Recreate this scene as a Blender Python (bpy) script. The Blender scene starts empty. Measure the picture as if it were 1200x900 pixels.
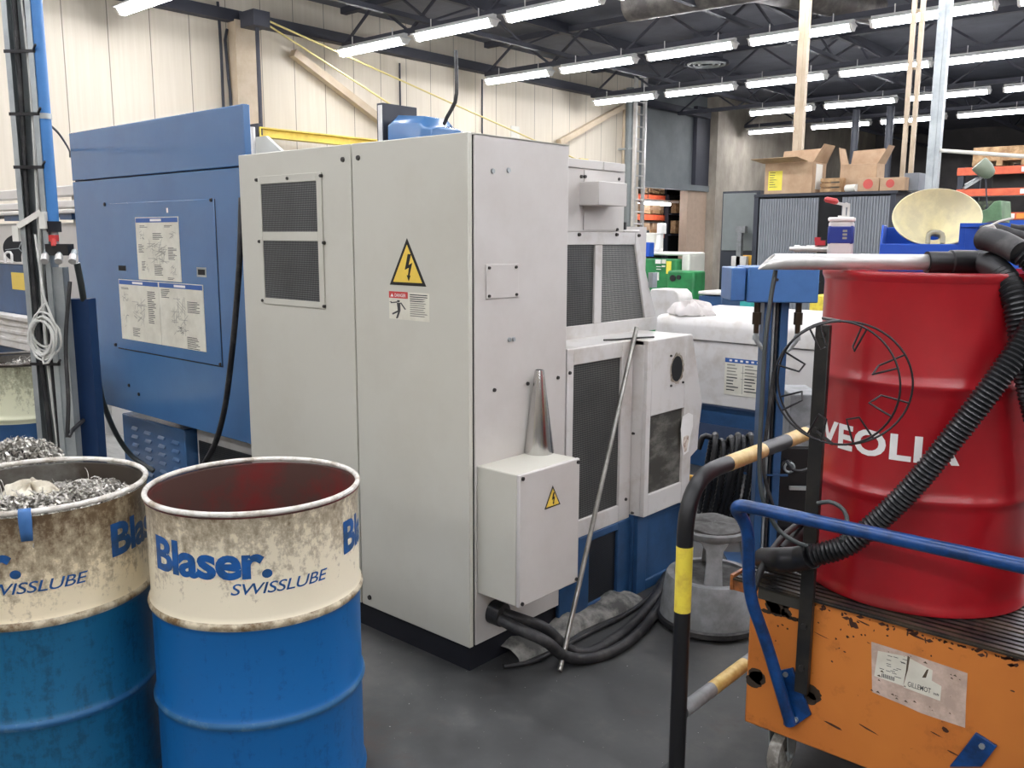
import bpy, bmesh, math, random
from mathutils import Vector, Matrix
rnd = random.Random(7)
SC = bpy.context.scene
COL = SC.collection
PI = math.pi
# ------------------------------------------------------------------ camera
FPX, YAW, PITCH, ROLL, CAMZ = 1045.88, 0.7209984, 0.1628175, -0.00410859, 1.55
_c, _s = math.cos(YAW), math.sin(YAW)
_f0, _r0, _d0 = Vector((-_s, _c, 0)), Vector((_c, _s, 0)), Vector((0, 0, -1))
FWD = math.cos(PITCH)*_f0 + math.sin(PITCH)*_d0
_dn = math.cos(PITCH)*_d0 - math.sin(PITCH)*_f0
RGT = math.cos(ROLL)*_r0 + math.sin(ROLL)*_dn
DWN = math.cos(ROLL)*_dn - math.sin(ROLL)*_r0
EYE = Vector((0, 0, CAMZ))
cam = bpy.data.cameras.new('camera'); camo = bpy.data.objects.new('camera', cam); COL.objects.link(camo)
cam.sensor_width = 36; cam.lens = FPX/1200*36; cam.clip_start = 0.05; cam.clip_end = 200
camo.matrix_world = Matrix(((RGT.x, -DWN.x, -FWD.x, 0), (RGT.y, -DWN.y, -FWD.y, 0), (RGT.z, -DWN.z, -FWD.z, CAMZ), (0, 0, 0, 1)))
SC.camera = camo
# sight line of a place in the photograph, met with a real plane of the room (x, y, z = const) or a distance
def _ray(px, py): return (px-600)/FPX*RGT + (py-450)/FPX*DWN + FWD
def at_x(px, py, X): v = _ray(px, py); return EYE + v*(X/v.x)
def at_y(px, py, Y): v = _ray(px, py); return EYE + v*(Y/v.y)
def at_z(px, py, Z): v = _ray(px, py); return EYE + v*((Z-CAMZ)/v.z)
def at_d(px, py, D): return EYE + _ray(px, py)*D

# ------------------------------------------------------------------ materials
def lin(c):
    c = c/255.0
    return c/12.92 if c <= 0.04045 else ((c+0.055)/1.055)**2.4
def rgb(c): return (lin(c[0]), lin(c[1]), lin(c[2]), 1)
MATS = {}
class NT:
    def __init__(s, name):
        s.m = bpy.data.materials.new(name); s.m.use_nodes = True
        s.t = s.m.node_tree; s.n = s.t.nodes; s.l = s.t.links
        s.b = s.n['Principled BSDF']
    def new(s, typ, **kw):
        n = s.n.new(typ)
        for k, v in kw.items():
            if k.startswith('i_'):
                key = k[2:].replace('_', ' ')
                n.inputs[int(key) if key.isdigit() else key].default_value = v
            else: setattr(n, k, v)
        return n
    def link(s, a, b): s.l.new(a, b)
    def coord(s, scale=(1, 1, 1)):
        tc = s.new('ShaderNodeTexCoord'); mp = s.new('ShaderNodeMapping'); mp.inputs['Scale'].default_value = scale
        s.link(tc.outputs['Object'], mp.inputs['Vector']); return mp.outputs['Vector']
    def noise(s, vec, scale, detail=4, rough=.6):
        n = s.new('ShaderNodeTexNoise'); n.inputs['Scale'].default_value = scale
        n.inputs['Detail'].default_value = detail; n.inputs['Roughness'].default_value = rough
        s.link(vec, n.inputs['Vector']); return n.outputs['Fac']
    def ramp(s, fac, stops):
        r = s.new('ShaderNodeValToRGB'); e = r.color_ramp.elements
        while len(e) < len(stops): e.new(0.5)
        for k, (p, c) in enumerate(stops): e[k].position = p; e[k].color = c if len(c) == 4 else (*c, 1)
        s.link(fac, r.inputs['Fac']); return r.outputs['Color']
    def mix(s, fac, a, b):
        m = s.new('ShaderNodeMix'); m.data_type = 'RGBA'
        for sock, v in ((m.inputs[0], fac), (m.inputs[6], a), (m.inputs[7], b)):
            if isinstance(v, (int, float, tuple)): sock.default_value = v
            else: s.link(v, sock)
        return m.outputs[2]
    def math(s, op, a, b=0):
        m = s.new('ShaderNodeMath'); m.operation = op
        for k, v in enumerate((a, b)):
            if isinstance(v, (int, float)): m.inputs[k].default_value = v
            else: s.link(v, m.inputs[k])
        return m.outputs[0]
    def bump(s, h, strength=.2, dist=.002):
        b = s.new('ShaderNodeBump'); b.inputs['Strength'].default_value = strength; b.inputs['Distance'].default_value = dist
        s.link(h, b.inputs['Height']); s.link(b.outputs['Normal'], s.b.inputs['Normal'])
BLK, WHT = (0, 0, 0), (1, 1, 1)
def mat(name, col, rough=.5, metal=0., dirt=None, amount=.25, dscale=6., stretch=(1, 1, 1), bump=0., bscale=60., spec=.5, coat=0.):
    """plain paint / metal / plastic; 'dirt' is a second colour laid over it in worn patches"""
    if name in MATS: return MATS[name]
    t = NT(name); t.b.inputs['Roughness'].default_value = rough; t.b.inputs['Metallic'].default_value = metal
    t.b.inputs['Specular IOR Level'].default_value = spec
    if coat: t.b.inputs['Coat Weight'].default_value = coat; t.b.inputs['Coat Roughness'].default_value = .15
    base = rgb(col)
    v = t.coord(stretch)
    d = rgb(dirt) if dirt else tuple(x*.8 for x in base[:3])+(1,)
    n = t.noise(v, dscale, 6, .65)
    lo = .62-amount*.5
    f = t.ramp(n, [(max(0, lo-.08), BLK), (min(1, lo+.16), WHT)])
    if not dirt: f = t.math('MULTIPLY', f, .5)
    c = t.mix(f, base, d)
    t.link(c, t.b.inputs['Base Color'])
    if bump: t.bump(t.noise(v, bscale, 3), bump)
    MATS[name] = t.m
    return t.m
def emis(name, col, strength):
    t = NT(name); t.b.inputs['Base Color'].default_value = rgb(col)
    t.b.inputs['Emission Color'].default_value = rgb(col); t.b.inputs['Emission Strength'].default_value = strength
    MATS[name] = t.m; return t.m
def mesh_sheet(name, hole, web, pitch=.009, ax='xz', rough=.45):
    """perforated sheet: dark holes in a grey sheet, staggered"""
    t = NT(name); t.b.inputs['Roughness'].default_value = rough
    tc = t.new('ShaderNodeTexCoord'); sp = t.new('ShaderNodeSeparateXYZ'); t.link(tc.outputs['Object'], sp.inputs[0])
    k = PI*2/pitch
    a, b = (sp.outputs['X'], sp.outputs['Z']) if ax == 'xz' else (sp.outputs['Y'], sp.outputs['Z'])
    p = t.math('SINE', t.math('MULTIPLY', t.math('ADD', a, b), k*.7)); q = t.math('SINE', t.math('MULTIPLY', t.math('SUBTRACT', a, b), k*.7))
    f = t.math('GREATER_THAN', t.math('MULTIPLY', p, q), -.05)
    n = t.noise(t.coord(), 4, 3)
    c2 = t.mix(t.ramp(n, [(.35, BLK), (.7, WHT)]), rgb(web), tuple(x*.55 for x in rgb(web)[:3])+(1,))
    t.link(t.mix(f, c2, rgb(hole)), t.b.inputs['Base Color'])
    MATS[name] = t.m; return t.m

# ------------------------------------------------------------------ mesh builder
class B:
    def __init__(s): s.b = bmesh.new()
    def face(s, pts, m=0, smooth=False):
        vs = [s.b.verts.new(p) for p in pts]
        try: f = s.b.faces.new(vs); f.material_index = m; f.smooth = smooth
        except ValueError: pass
    def box(s, x0, x1, y0, y1, z0, z1, m=0):
        return s.obox(Vector(((x0+x1)/2, (y0+y1)/2, (z0+z1)/2)), (Vector((abs(x1-x0)/2, 0, 0)), Vector((0, abs(y1-y0)/2, 0)), Vector((0, 0, abs(z1-z0)/2))), m)
    def obox(s, c, ax, m=0):
        c = Vector(c); v = [s.b.verts.new(c + ax[0]*i + ax[1]*j + ax[2]*k) for i in (-1, 1) for j in (-1, 1) for k in (-1, 1)]
        for q in ((0, 1, 3, 2), (4, 6, 7, 5), (0, 4, 5, 1), (2, 3, 7, 6), (0, 2, 6, 4), (1, 5, 7, 3)):
            f = s.b.faces.new([v[i] for i in q]); f.material_index = m
        return s
    def prism(s, pts, off, m=0, mside=None):
        """closed polygon extruded along off"""
        off = Vector(off); a = [s.b.verts.new(p) for p in pts]; c = [s.b.verts.new(Vector(p)+off) for p in pts]
        n = len(pts)
        f = s.b.faces.new(a); f.material_index = m
        f = s.b.faces.new(c[::-1]); f.material_index = m
        for i in range(n):
            f = s.b.faces.new([a[i], c[i], c[(i+1) % n], a[(i+1) % n]]); f.material_index = m if mside is None else mside
        return s
    def rings(s, rs, m=0, closed=False, caps=True, smooth=True, wrap=True):
        """rs: list of rings of points; m: index or list per band"""
        R = [[s.b.verts.new(p) for p in r] for r in rs]; n = len(R[0]); k = len(R)
        for i in range(k if closed else k-1):
            a, c = R[i], R[(i+1) % k]
            for j in range(n if wrap else n-1):
                f = s.b.faces.new([a[j], a[(j+1) % n], c[(j+1) % n], c[j]]); f.smooth = smooth
                f.material_index = m[i] if isinstance(m, (list, tuple)) else m
        if caps and not closed:
            for r, mm in ((R[0][::-1], 0), (R[-1], -1)):
                try:
                    f = s.b.faces.new(r); f.material_index = m[mm] if isinstance(m, (list, tuple)) else m
                except ValueError: pass
        return s
    def cyl(s, p0, p1, r0, r1=None, n=20, m=0, caps=True, smooth=True):
        p0, p1 = Vector(p0), Vector(p1); r1 = r0 if r1 is None else r1
        d = (p1-p0).normalized(); u = d.orthogonal().normalized(); w = d.cross(u)
        ring = lambda p, r: [p + (u*math.cos(2*PI*i/n) + w*math.sin(2*PI*i/n))*r for i in range(n)]
        return s.rings([ring(p0, r0), ring(p1, r1)], m, caps=caps, smooth=smooth)
    def lathe(s, prof, c, n=64, m=0, caps=False):
        c = Vector(c)
        return s.rings([[c + Vector((r*math.cos(2*PI*i/n), r*math.sin(2*PI*i/n), z)) for i in range(n)] for r, z in prof], m, caps=caps)
    def torus(s, c, R, r, nrm=(0, 0, 1), n=48, k=8, m=0, u=None):
        c = Vector(c); nrm = Vector(nrm).normalized(); u = nrm.orthogonal().normalized(); w = nrm.cross(u); rs = []
        for i in range(n):
            a = 2*PI*i/n; d = u*math.cos(a)+w*math.sin(a)
            rs.append([c + d*(R + r*math.cos(2*PI*j/k)) + nrm*r*math.sin(2*PI*j/k) for j in range(k)])
        return s.rings(rs, m, closed=True)
    def tube(s, pts, r, n=10, m=0, caps=True):
        """pts: dense path; r: radius or list"""
        pts = [Vector(p) for p in pts]; k = len(pts)
        tn = [(pts[min(i+1, k-1)]-pts[max(i-1, 0)]).normalized() for i in range(k)]
        u = tn[0].orthogonal().normalized(); rs = []
        for i in range(k):
            u = (u - tn[i]*u.dot(tn[i])).normalized(); w = tn[i].cross(u); rr = r[i] if isinstance(r, (list, tuple)) else r
            rs.append([pts[i] + (u*math.cos(2*PI*j/n)+w*math.sin(2*PI*j/n))*rr for j in range(n)])
        return s.rings(rs, m, caps=caps)
    def bar(s, p0, p1, w, h, m=0, up=(0, 0, 1)):
        p0, p1 = Vector(p0), Vector(p1); d = p1-p0; L = d.length; d.normalize(); up = Vector(up)
        if abs(d.dot(up)) > .99: up = Vector((1, 0, 0)) if abs(d.x) < .9 else Vector((0, 1, 0))
        u = d.cross(up).normalized(); v = u.cross(d)
        return s.obox((p0+p1)/2, (d*L/2, u*w/2, v*h/2), m)
    def geo(s, verts, faces, m=0):
        vs = [s.b.verts.new(p) for p in verts]
        for f in faces:
            try: q = s.b.faces.new([vs[i] for i in f]); q.material_index = m
            except ValueError: pass
        return s
def smooth_path(pts, step=.02):
    """Catmull-Rom through the points, resampled"""
    P = [Vector(p) for p in pts]; P = [P[0]*2-P[1]] + P + [P[-1]*2-P[-2]]; out = []
    for i in range(1, len(P)-2):
        a, b, c, d = P[i-1:i+3]; n = max(3, int((c-b).length/step*2))
        for k in range(n):
            t = k/n
            out.append(.5*((2*b)+(c-a)*t+(2*a-5*b+4*c-d)*t*t+(3*b-a-3*c+d)*t**3))
    out.append(P[-2])
    res = [out[0]]; acc = 0
    for i in range(1, len(out)):
        seg = (out[i]-out[i-1]).length
        while acc+seg >= step and seg > 1e-9:
            q = out[i-1].lerp(out[i], (step-acc)/seg) if seg else out[i]
            res.append(q); out[i-1] = q; seg = (out[i]-q).length; acc = 0
        acc += seg
    if (res[-1]-out[-1]).length > step*.3: res.append(out[-1])
    else: res[-1] = out[-1]
    return res
def rounded(pts, r, n=6):
    """polyline with filleted corners"""
    P = [Vector(p) for p in pts]; out = [P[0]]
    for i in range(1, len(P)-1):
        a, b, c = P[i-1], P[i], P[i+1]; d1 = (a-b).normalized(); d2 = (c-b).normalized()
        rr = min(r, (a-b).length*.49, (c-b).length*.49); s, e = b+d1*rr, b+d2*rr
        for k in range(n+1):
            t = k/n; out.append(s*(1-t)**2 + b*2*t*(1-t) + e*t*t)
    out.append(P[-1]); return out

# ------------------------------------------------------------------ objects
ORG = {}
def thing(name, label, cat, loc=(0, 0, 0), group=None):
    o = bpy.data.objects.new(name, None); COL.objects.link(o); o.empty_display_size = .1
    o.location = loc; ORG[o.name] = Vector(loc); o['label'] = label; o['category'] = cat
    if group: o['group'] = group
    return o
def put(b, name, mats, parent=None, loc=None, bevel=0., label=None, recalc=True, seg=2, sharp=True):
    """link the builder's mesh as one object; children keep the origin of their thing"""
    o_ = ORG[parent.name] if parent is not None else Vector(loc if loc is not None else (0, 0, 0))
    if recalc: bmesh.ops.recalc_face_normals(b.b, faces=b.b.faces[:])
    bmesh.ops.translate(b.b, verts=b.b.verts[:], vec=-o_)
    me = bpy.data.meshes.new(name); b.b.to_mesh(me); b.b.free()
    for m in (mats if isinstance(mats, (list, tuple)) else [mats]): me.materials.append(m)
    if sharp: me.set_sharp_from_angle(angle=math.radians(40))
    o = bpy.data.objects.new(name, me); COL.objects.link(o)
    if parent is not None: o.parent = parent
    else: o.location = o_
    ORG[o.name] = o_
    if bevel:
        md = o.modifiers.new('edge', 'BEVEL'); md.width = bevel; md.segments = seg; md.limit_method = 'ANGLE'; md.angle_limit = math.radians(50)
        md.harden_normals = False
    if label: o['label'] = label
    return o
def tag(o, label, cat, group=None, kind=None):
    o['label'] = label; o['category'] = cat
    if group: o['group'] = group
    if kind: o['kind'] = kind
    return o
def struct(o): o['kind'] = 'structure'; return o
def dup(root, delta, label, group=None):
    """a copy of a thing with copies of its parts and sub-parts, moved by delta"""
    r = root.copy(); COL.objects.link(r); r.location = Vector(root.location)+Vector(delta); r['label'] = label
    if group: r['group'] = group
    ORG[r.name] = Vector(r.location)
    for ch in list(root.children):
        c = ch.copy(); COL.objects.link(c); c.parent = r
        for g in list(ch.children):
            d = g.copy(); COL.objects.link(d); d.parent = c
    return r
_TXT = {}
def text_geo(s, size=1., bold=0., shear=0., space=1.):
    key = (s, size, bold, shear, space)
    if key in _TXT: return _TXT[key]
    cu = bpy.data.curves.new('lettering', 'FONT'); cu.body = s; cu.size = size; cu.offset = bold; cu.shear = shear; cu.space_character = space; cu.resolution_u = 4
    o = bpy.data.objects.new('lettering', cu); COL.objects.link(o)
    dg = bpy.context.evaluated_depsgraph_get(); me = bpy.data.meshes.new_from_object(o.evaluated_get(dg))
    v = [tuple(x.co) for x in me.vertices]; f = [tuple(p.vertices) for p in me.polygons]
    bpy.data.objects.remove(o); bpy.data.curves.remove(cu); bpy.data.meshes.remove(me)
    _TXT[key] = (v, f); return v, f
def fit_text(s, w, h, bold=0., shear=0., space=1.):
    """text scaled to a box w x h with its lower left corner at 0,0"""
    v, f = text_geo(s, 1., bold, shear, space)
    x0 = min(p[0] for p in v); x1 = max(p[0] for p in v); y0 = min(p[1] for p in v); y1 = max(p[1] for p in v)
    return [((p[0]-x0)/(x1-x0)*w, (p[1]-y0)/(y1-y0)*h) for p in v], f
def text_plane(b, s, o, u, v, w, h, m=0, **kw):
    p, f = fit_text(s, w, h, **kw); o, u, v = Vector(o), Vector(u), Vector(v)
    b.geo([o+u*x+v*y for x, y in p], f, m)
def text_cyl(b, s, c, r, a0, a1, z0, h, m=0, **kw):
    """lettering wrapped on a drum, from angle a0 to a1 (degrees)"""
    w = math.radians(a1-a0)*r; p, f = fit_text(s, w, h, **kw)
    t = bmesh.new(); vs = [t.verts.new((x, y, 0)) for x, y in p]
    for q in f:
        try: t.faces.new([vs[i] for i in q])
        except ValueError: pass
    n = max(2, int(w/.012))
    for i in range(1, n):
        bmesh.ops.bisect_plane(t, geom=t.verts[:]+t.edges[:]+t.faces[:], plane_co=(w*i/n, 0, 0), plane_no=(1, 0, 0))
    t.verts.index_update()
    vv = []
    for q in t.verts:
        a = math.radians(a0)+q.co.x/r
        vv.append(Vector((c[0]+r*math.cos(a), c[1]+r*math.sin(a), z0+q.co.y)))
    ff = [[q.index for q in fc.verts] for fc in t.faces]; t.free()
    b.geo(vv, ff, m)
UX, UY, UZ = Vector((1, 0, 0)), Vector((0, 1, 0)), Vector((0, 0, 1))
# ================================================================== materials of the place
M = {}
M['cab'] = mat('cabinet_paint', (198, 196, 184), .42, dirt=(192, 189, 176), amount=.15, dscale=2, spec=.4)
M['cab2'] = mat('machine_light_paint', (200, 196, 191), .40, dirt=(193, 188, 182), amount=.2, dscale=3)
M['guardpaint'] = mat('guard_paint', (206, 203, 199), .45, dirt=(184, 177, 167), amount=.12, dscale=6)
M['blue'] = mat('machine_blue_paint', (70, 111, 157), .24, dirt=(66, 105, 150), amount=.3, dscale=2.5, coat=.3)
M['dblue'] = mat('machine_base_blue', (42, 78, 119), .4, dirt=(36, 64, 98), amount=.2, dscale=6)
M['navy'] = mat('navy_paint', (9, 12, 24), .7)
M['black'] = mat('black_plastic', (22, 22, 24), .42)
M['rub'] = mat('black_rubber', (30, 30, 32), .55, dirt=(70, 68, 66), amount=.12, dscale=14)
M['dark'] = mat('dark_recess', (10, 11, 13), .8)
M['screw'] = mat('dark_screw', (70, 68, 66), .35, .7)
M['zinc'] = mat('galvanised_steel', (176, 182, 182), .42, .6, dirt=(156, 162, 164), amount=.3, dscale=7)
M['steel'] = mat('brushed_steel', (206, 205, 203), .22, 1., dirt=(190, 189, 187), amount=.2, dscale=3, stretch=(9, 9, .5))
M['rod'] = mat('dull_bar_steel', (158, 156, 150), .38, .8, dirt=(128, 126, 120), amount=.3, dscale=14)
M['alu'] = mat('aluminium', (218, 216, 212), .38, .55, dirt=(200, 198, 194), amount=.2, dscale=9)
M['white'] = mat('white_sheet', (226, 224, 214), .5)
M['paper'] = mat('plate_paper', (222, 219, 204), .5, dirt=(206, 202, 186), amount=.3, dscale=8)
M['ink'] = mat('printed_ink', (58, 58, 58), .6)
M['inkgrey'] = mat('grey_print', (140, 138, 128), .6)
M['plateblue'] = mat('plate_blue', (50, 92, 160), .5)
M['yellow'] = mat('sign_yellow', (240, 205, 84), .45)
M['yelpaint'] = mat('yellow_paint', (232, 212, 74), .45, dirt=(206, 178, 70), amount=.2, dscale=20)
M['yelpale'] = mat('worn_yellow_paint', (222, 198, 128), .42, dirt=(196, 164, 92), amount=.35, dscale=22)
M['signred'] = mat('sign_red', (200, 60, 58), .5)
M['red'] = mat('drum_red_paint', (164, 22, 32), .3, dirt=(150, 16, 26), amount=.3, dscale=3, coat=.3)
M['signwhite'] = mat('white_lettering', (240, 238, 234), .5)
M['cream'] = mat('cream_wall_metal', (220, 208, 184), .6)
M['beige'] = mat('beige_steel', (196, 180, 156), .55, dirt=(184, 166, 140), amount=.3, dscale=4)
M['jib'] = mat('jib_yellow', (238, 214, 96), .5, dirt=(220, 194, 84), amount=.2)
M['jibrod'] = mat('faded_jib_yellow', (216, 200, 132), .5)
M['orange'] = mat('rack_orange', (208, 96, 62), .5, dirt=(186, 78, 50), amount=.25)
M['card'] = mat('cardboard', (192, 164, 134), .8, dirt=(176, 146, 116), amount=.3, dscale=7)
M['wood'] = mat('pallet_wood', (200, 168, 126), .8, dirt=(150, 118, 84), amount=.4, dscale=9)
M['tamb'] = mat('tambour_grey', (128, 132, 138), .55)
M['cabgrey'] = mat('cupboard_grey', (122, 128, 128), .5)
M['anth'] = mat('anthracite_frame', (46, 50, 60), .5)
M['green'] = mat('machine_green', (36, 138, 74), .45, dirt=(26, 108, 58), amount=.3)
M['sage'] = mat('old_green_enamel', (104, 142, 102), .5, dirt=(84, 116, 84), amount=.3)
M['teal'] = mat('teal_plastic', (54, 164, 160), .5)
M['binblue'] = mat('bin_blue_plastic', (24, 82, 188), .38)
M['label_y'] = mat('yellow_label', (236, 222, 80), .5)
M['rag'] = mat('off_white_rag', (224, 218, 200), .9, dirt=(186, 176, 156), amount=.3, dscale=14)
M['greyplas'] = mat('grey_plastic', (140, 142, 144), .55, dirt=(116, 118, 118), amount=.35, dscale=14)
M['rubpad'] = mat('worn_grey_rubber', (92, 92, 90), .75, dirt=(60, 58, 56), amount=.4, dscale=18)
M['cable'] = mat('grey_cable', (206, 206, 200), .5)
M['hang'] = mat('dark_green_hose', (56, 62, 62), .4)
M['drumin'] = mat('rust_red_lining', (124, 34, 34), .45, dirt=(84, 60, 54), amount=.4, dscale=5)
M['drumgrey'] = mat('bare_drum_steel', (120, 118, 112), .45, .35, dirt=(74, 66, 58), amount=.5, dscale=6)
M['rimsteel'] = mat('worn_white_rim', (222, 218, 210), .4, .1, dirt=(150, 134, 112), amount=.15, dscale=20)
M['hoopw'] = mat('rubbed_white_hoop', (214, 203, 176), .45, dirt=(112, 88, 56), amount=.30, dscale=22)
M['hoopb'] = mat('rubbed_blue_hoop', (104, 138, 162), .45, .1, dirt=(44, 100, 146), amount=.6, dscale=20)
M['bluetxt'] = mat('lettering_blue', (22, 88, 158), .45, dirt=(30, 70, 110), amount=.25, dscale=18)
M['mesh_xz'] = mesh_sheet('perforated_grille_front', (18, 20, 24), (104, 106, 106), .0120, 'xz')
M['mesh_yz'] = mesh_sheet('perforated_grille_side', (20, 21, 22), (100, 100, 97), .0125, 'yz')
M['mesh_dk'] = mesh_sheet('perforated_grille_dark', (12, 14, 18), (44, 48, 56), .010, 'yz')
M['tubelight'] = emis('lit_fluorescent_tube', (250, 250, 255), 34)
M['housing'] = mat('batten_housing', (214, 214, 212), .5)
M['roofsteel'] = mat('dark_roof_steel', (62, 64, 74), .6)

def drum_paint(name, base, dirt, top, amount, streak=(9, 9, 2.2)):
    """drum paint with oil streaks running from the rim"""
    t = NT(name); v = t.coord(streak); tc = t.new('ShaderNodeTexCoord'); sp = t.new('ShaderNodeSeparateXYZ')
    t.link(tc.outputs['Object'], sp.inputs[0])
    n = t.noise(v, 2.2, 8, .72)
    n2 = t.noise(t.coord(), 40, 6, .75)
    g = t.math('MULTIPLY', t.math('SUBTRACT', sp.outputs['Z'], .62), top)
    f = t.math('ADD', t.math('ADD', t.math('MULTIPLY', n, .5), t.math('MULTIPLY', n2, .5)), t.math('MAXIMUM', g, -.06))
    f = t.ramp(f, [(.66-amount*.35, BLK), (.71-amount*.32, (.4, .4, .4)), (.86-amount*.3, (.92, .92, .92))])
    t.link(t.mix(f, rgb(base), rgb(dirt)), t.b.inputs['Base Color']); t.b.inputs['Roughness'].default_value = .4
    return t.m
M['dw1'] = drum_paint('oily_white_drum_paint', (228, 214, 182), (84, 58, 28), 1.0, .42, (10, 10, 3.4))
M['dw2'] = drum_paint('stained_white_drum_paint', (232, 222, 196), (104, 80, 46), .72, .27, (10, 10, 3.4))
M['db1'] = drum_paint('grimy_blue_drum_paint', (24, 98, 138), (22, 56, 76), -.1, .40, (12, 12, 1.6))
M['db2'] = drum_paint('scuffed_blue_drum_paint', (16, 98, 164), (14, 64, 112), -.1, .26, (14, 14, 1.4))

def floor_mat():
    t = NT('workshop_floor'); v = t.coord()
    a = t.noise(v, .9, 6, .65); b = t.noise(v, 7, 5, .7); c = t.noise(v, 60, 2)
    f = t.math('ADD', t.math('MULTIPLY', a, .6), t.math('MULTIPLY', b, .4))
    col = t.ramp(f, [(.34, rgb((38, 38, 39))), (.52, rgb((66, 67, 67))), (.70, rgb((98, 97, 94)))])
    stain = t.ramp(t.noise(v, 2.1, 7, .75), [(.56, BLK), (.66, WHT)])
    col = t.mix(t.math('MULTIPLY', stain, .5), col, rgb((72, 56, 50)))
    spk = t.ramp(t.noise(v, 95, 1), [(.775, BLK), (.79, WHT)])
    col = t.mix(t.math('MULTIPLY', spk, .7), col, rgb((200, 198, 194)))
    t.link(col, t.b.inputs['Base Color'])
    t.link(t.ramp(b, [(.3, (.42,)*3), (.7, (.68,)*3)]), t.b.inputs['Roughness'])
    t.bump(c, .15, .001); return t.m
def wall_mat():
    t = NT('profiled_cream_wall'); tc = t.new('ShaderNodeTexCoord'); sp = t.new('ShaderNodeSeparateXYZ'); t.link(tc.outputs['Object'], sp.inputs[0])
    y = t.math('FRACT', t.math('DIVIDE', t.math('ADD', sp.outputs['Y'], .1), .6))
    f = t.math('LESS_THAN', y, .022)
    n = t.noise(t.coord((3, 8, .35)), 2, 5)
    c = t.mix(t.ramp(n, [(.3, BLK), (.75, WHT)]), rgb((222, 213, 196)), rgb((212, 202, 183)))
    t.link(t.mix(f, c, rgb((140, 132, 116))), t.b.inputs['Base Color']); t.b.inputs['Roughness'].default_value = .6
    y2 = t.math('FRACT', t.math('DIVIDE', sp.outputs['Y'], .1))
    t.bump(t.math('LESS_THAN', y2, .2), .25, .004); return t.m
M['floor'] = floor_mat(); M['wall'] = wall_mat()
M['walk'] = mat('light_grey_walkway_paint', (176, 176, 170), .5, dirt=(150, 149, 144), amount=.4, dscale=3, stretch=(1, 4, 1))
M['conc'] = mat('concrete', (180, 172, 158), .8, dirt=(150, 142, 130), amount=.4, dscale=1.6, stretch=(1, 1, .5))
M['ceil'] = mat('dark_roof_deck', (104, 107, 118), .8, dirt=(88, 91, 102), amount=.3, dscale=1)
M['farwall'] = mat('dark_far_wall', (96, 92, 90), .8, dirt=(70, 68, 68), amount=.5, dscale=.5)
M['gate'] = mat('grey_gate_sheet', (128, 134, 136), .6, dirt=(112, 117, 120), amount=.3, dscale=.8)
M['bluegrey'] = mat('white_line_paint', (214, 214, 208), .6)

# ================================================================== the hall
WX = -12.5
def wall(name, x0, x1, y0, y1, z0, z1, m): b = B(); b.box(x0, x1, y0, y1, z0, z1); return struct(put(b, name, m))
b = B(); b.box(-20, 12, -8, 34, -.2, 0); struct(put(b, 'floor', M['floor']))
b = B(); b.box(-12.4, -5.62, 2.0, 8, 0, .003); struct(put(b, 'trim_1', M['walk']))        # light painted walkway beyond the blue panel
b = B(); b.box(-12.4, -5.62, 3.25, 3.33, .003, .005); struct(put(b, 'trim_2', M['bluegrey']))       # white line along it
b = B(); b.box(-5.3, 3, 8.6, 18, 0, .003); struct(put(b, 'trim_3', M['walk']))
b = B()
b.box(WX-.3, WX, -8, 18.9, 0, 5.3)
struct(put(b, 'wall_left', M['wall']))
b = B(); b.box(WX-.5, WX-.1, 18.9, 22.3, 2.92, 5.3); b.box(WX-.1, WX+.02, 21.6, 22.3, 2.95, 5.0, 1)
b.box(WX-.12, WX+.05, 18.9, 22.3, 2.80, 2.95, 0)
struct(put(b, 'trim_4', [M['gate'], M['roofsteel']]))                                         # sheet above the gate
b = B(); b.box(WX-.25, WX-.02, 21.3, 22.3, 0, 2.8); struct(put(b, 'door_1', mat('beige_gate_leaf', (188, 166, 146), .6)))
b = B(); b.box(WX-.5, WX+.25, 22.3, 34, 0, 5.3); struct(put(b, 'wall_concrete', M['conc']))
wall('wall_far', -20, 12, 34, 34.3, 0, 5.3, M['farwall'])
wall('wall_right', 12, 12.3, -8, 34, 0, 5.3, M['conc'])
wall('wall_near', -12.5, 12, -8.3, -8, 0, 5.3, M['conc'])
wall('wall_store_back', -18.2, -18, 15, 34, 0, 5.3, M['conc'])
wall('wall_store_side', -18, -13, 33.5, 33.7, 0, 5.3, M['conc'])
b = B(); b.box(-20, 12.3, -8.3, 34.3, 5.3, 5.5); struct(put(b, 'ceiling', M['ceil']))
# eaves girder along the wall and lattice girders across the roof
b = B(); b.box(WX+.02, WX+.20, -8, 22, 4.70, 4.86); struct(put(b, 'trim_5', M['roofsteel']))
def lattice(n, y, z0=4.66, z1=5.2, x0=-12.3, x1=11.8):
    b = B(); b.box(x0, x1, y-.05, y+.05, z0-.04, z0+.04); b.box(x0, x1, y-.06, y+.06, z1-.05, z1+.05)
    x = x0; k = 0
    while x+.8 < x1:
        a, c = (z0, z1) if k % 2 == 0 else (z1, z0); b.bar((x, y, a), (x+.8, y, c), .035, .035); x += .8; k += 1
    struct(put(b, n, M['roofsteel']))
YR = [-4.7, -1.2, 2.32, 5.85, 9.41, 12.85, 16.3, 20.0, 23.5]
for i, y in enumerate(YR): lattice('trim_%d' % (6+i), y+.35)
def purlin(n, x):
    b = B(); b.box(x-.045, x+.045, -7.9, 33.9, 5.12, 5.29); b.box(x-.04, x+.04, -7.9, 33.9, 4.72, 4.79)
    y = -7.8; k = 0
    while y+1.1 < 33.8:
        a, c = (4.76, 5.2) if k % 2 == 0 else (5.2, 4.76); b.bar((x, y, a), (x, y+1.1, c), .03, .03); y += 1.1; k += 1
    struct(put(b, n, M['roofsteel']))
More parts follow.
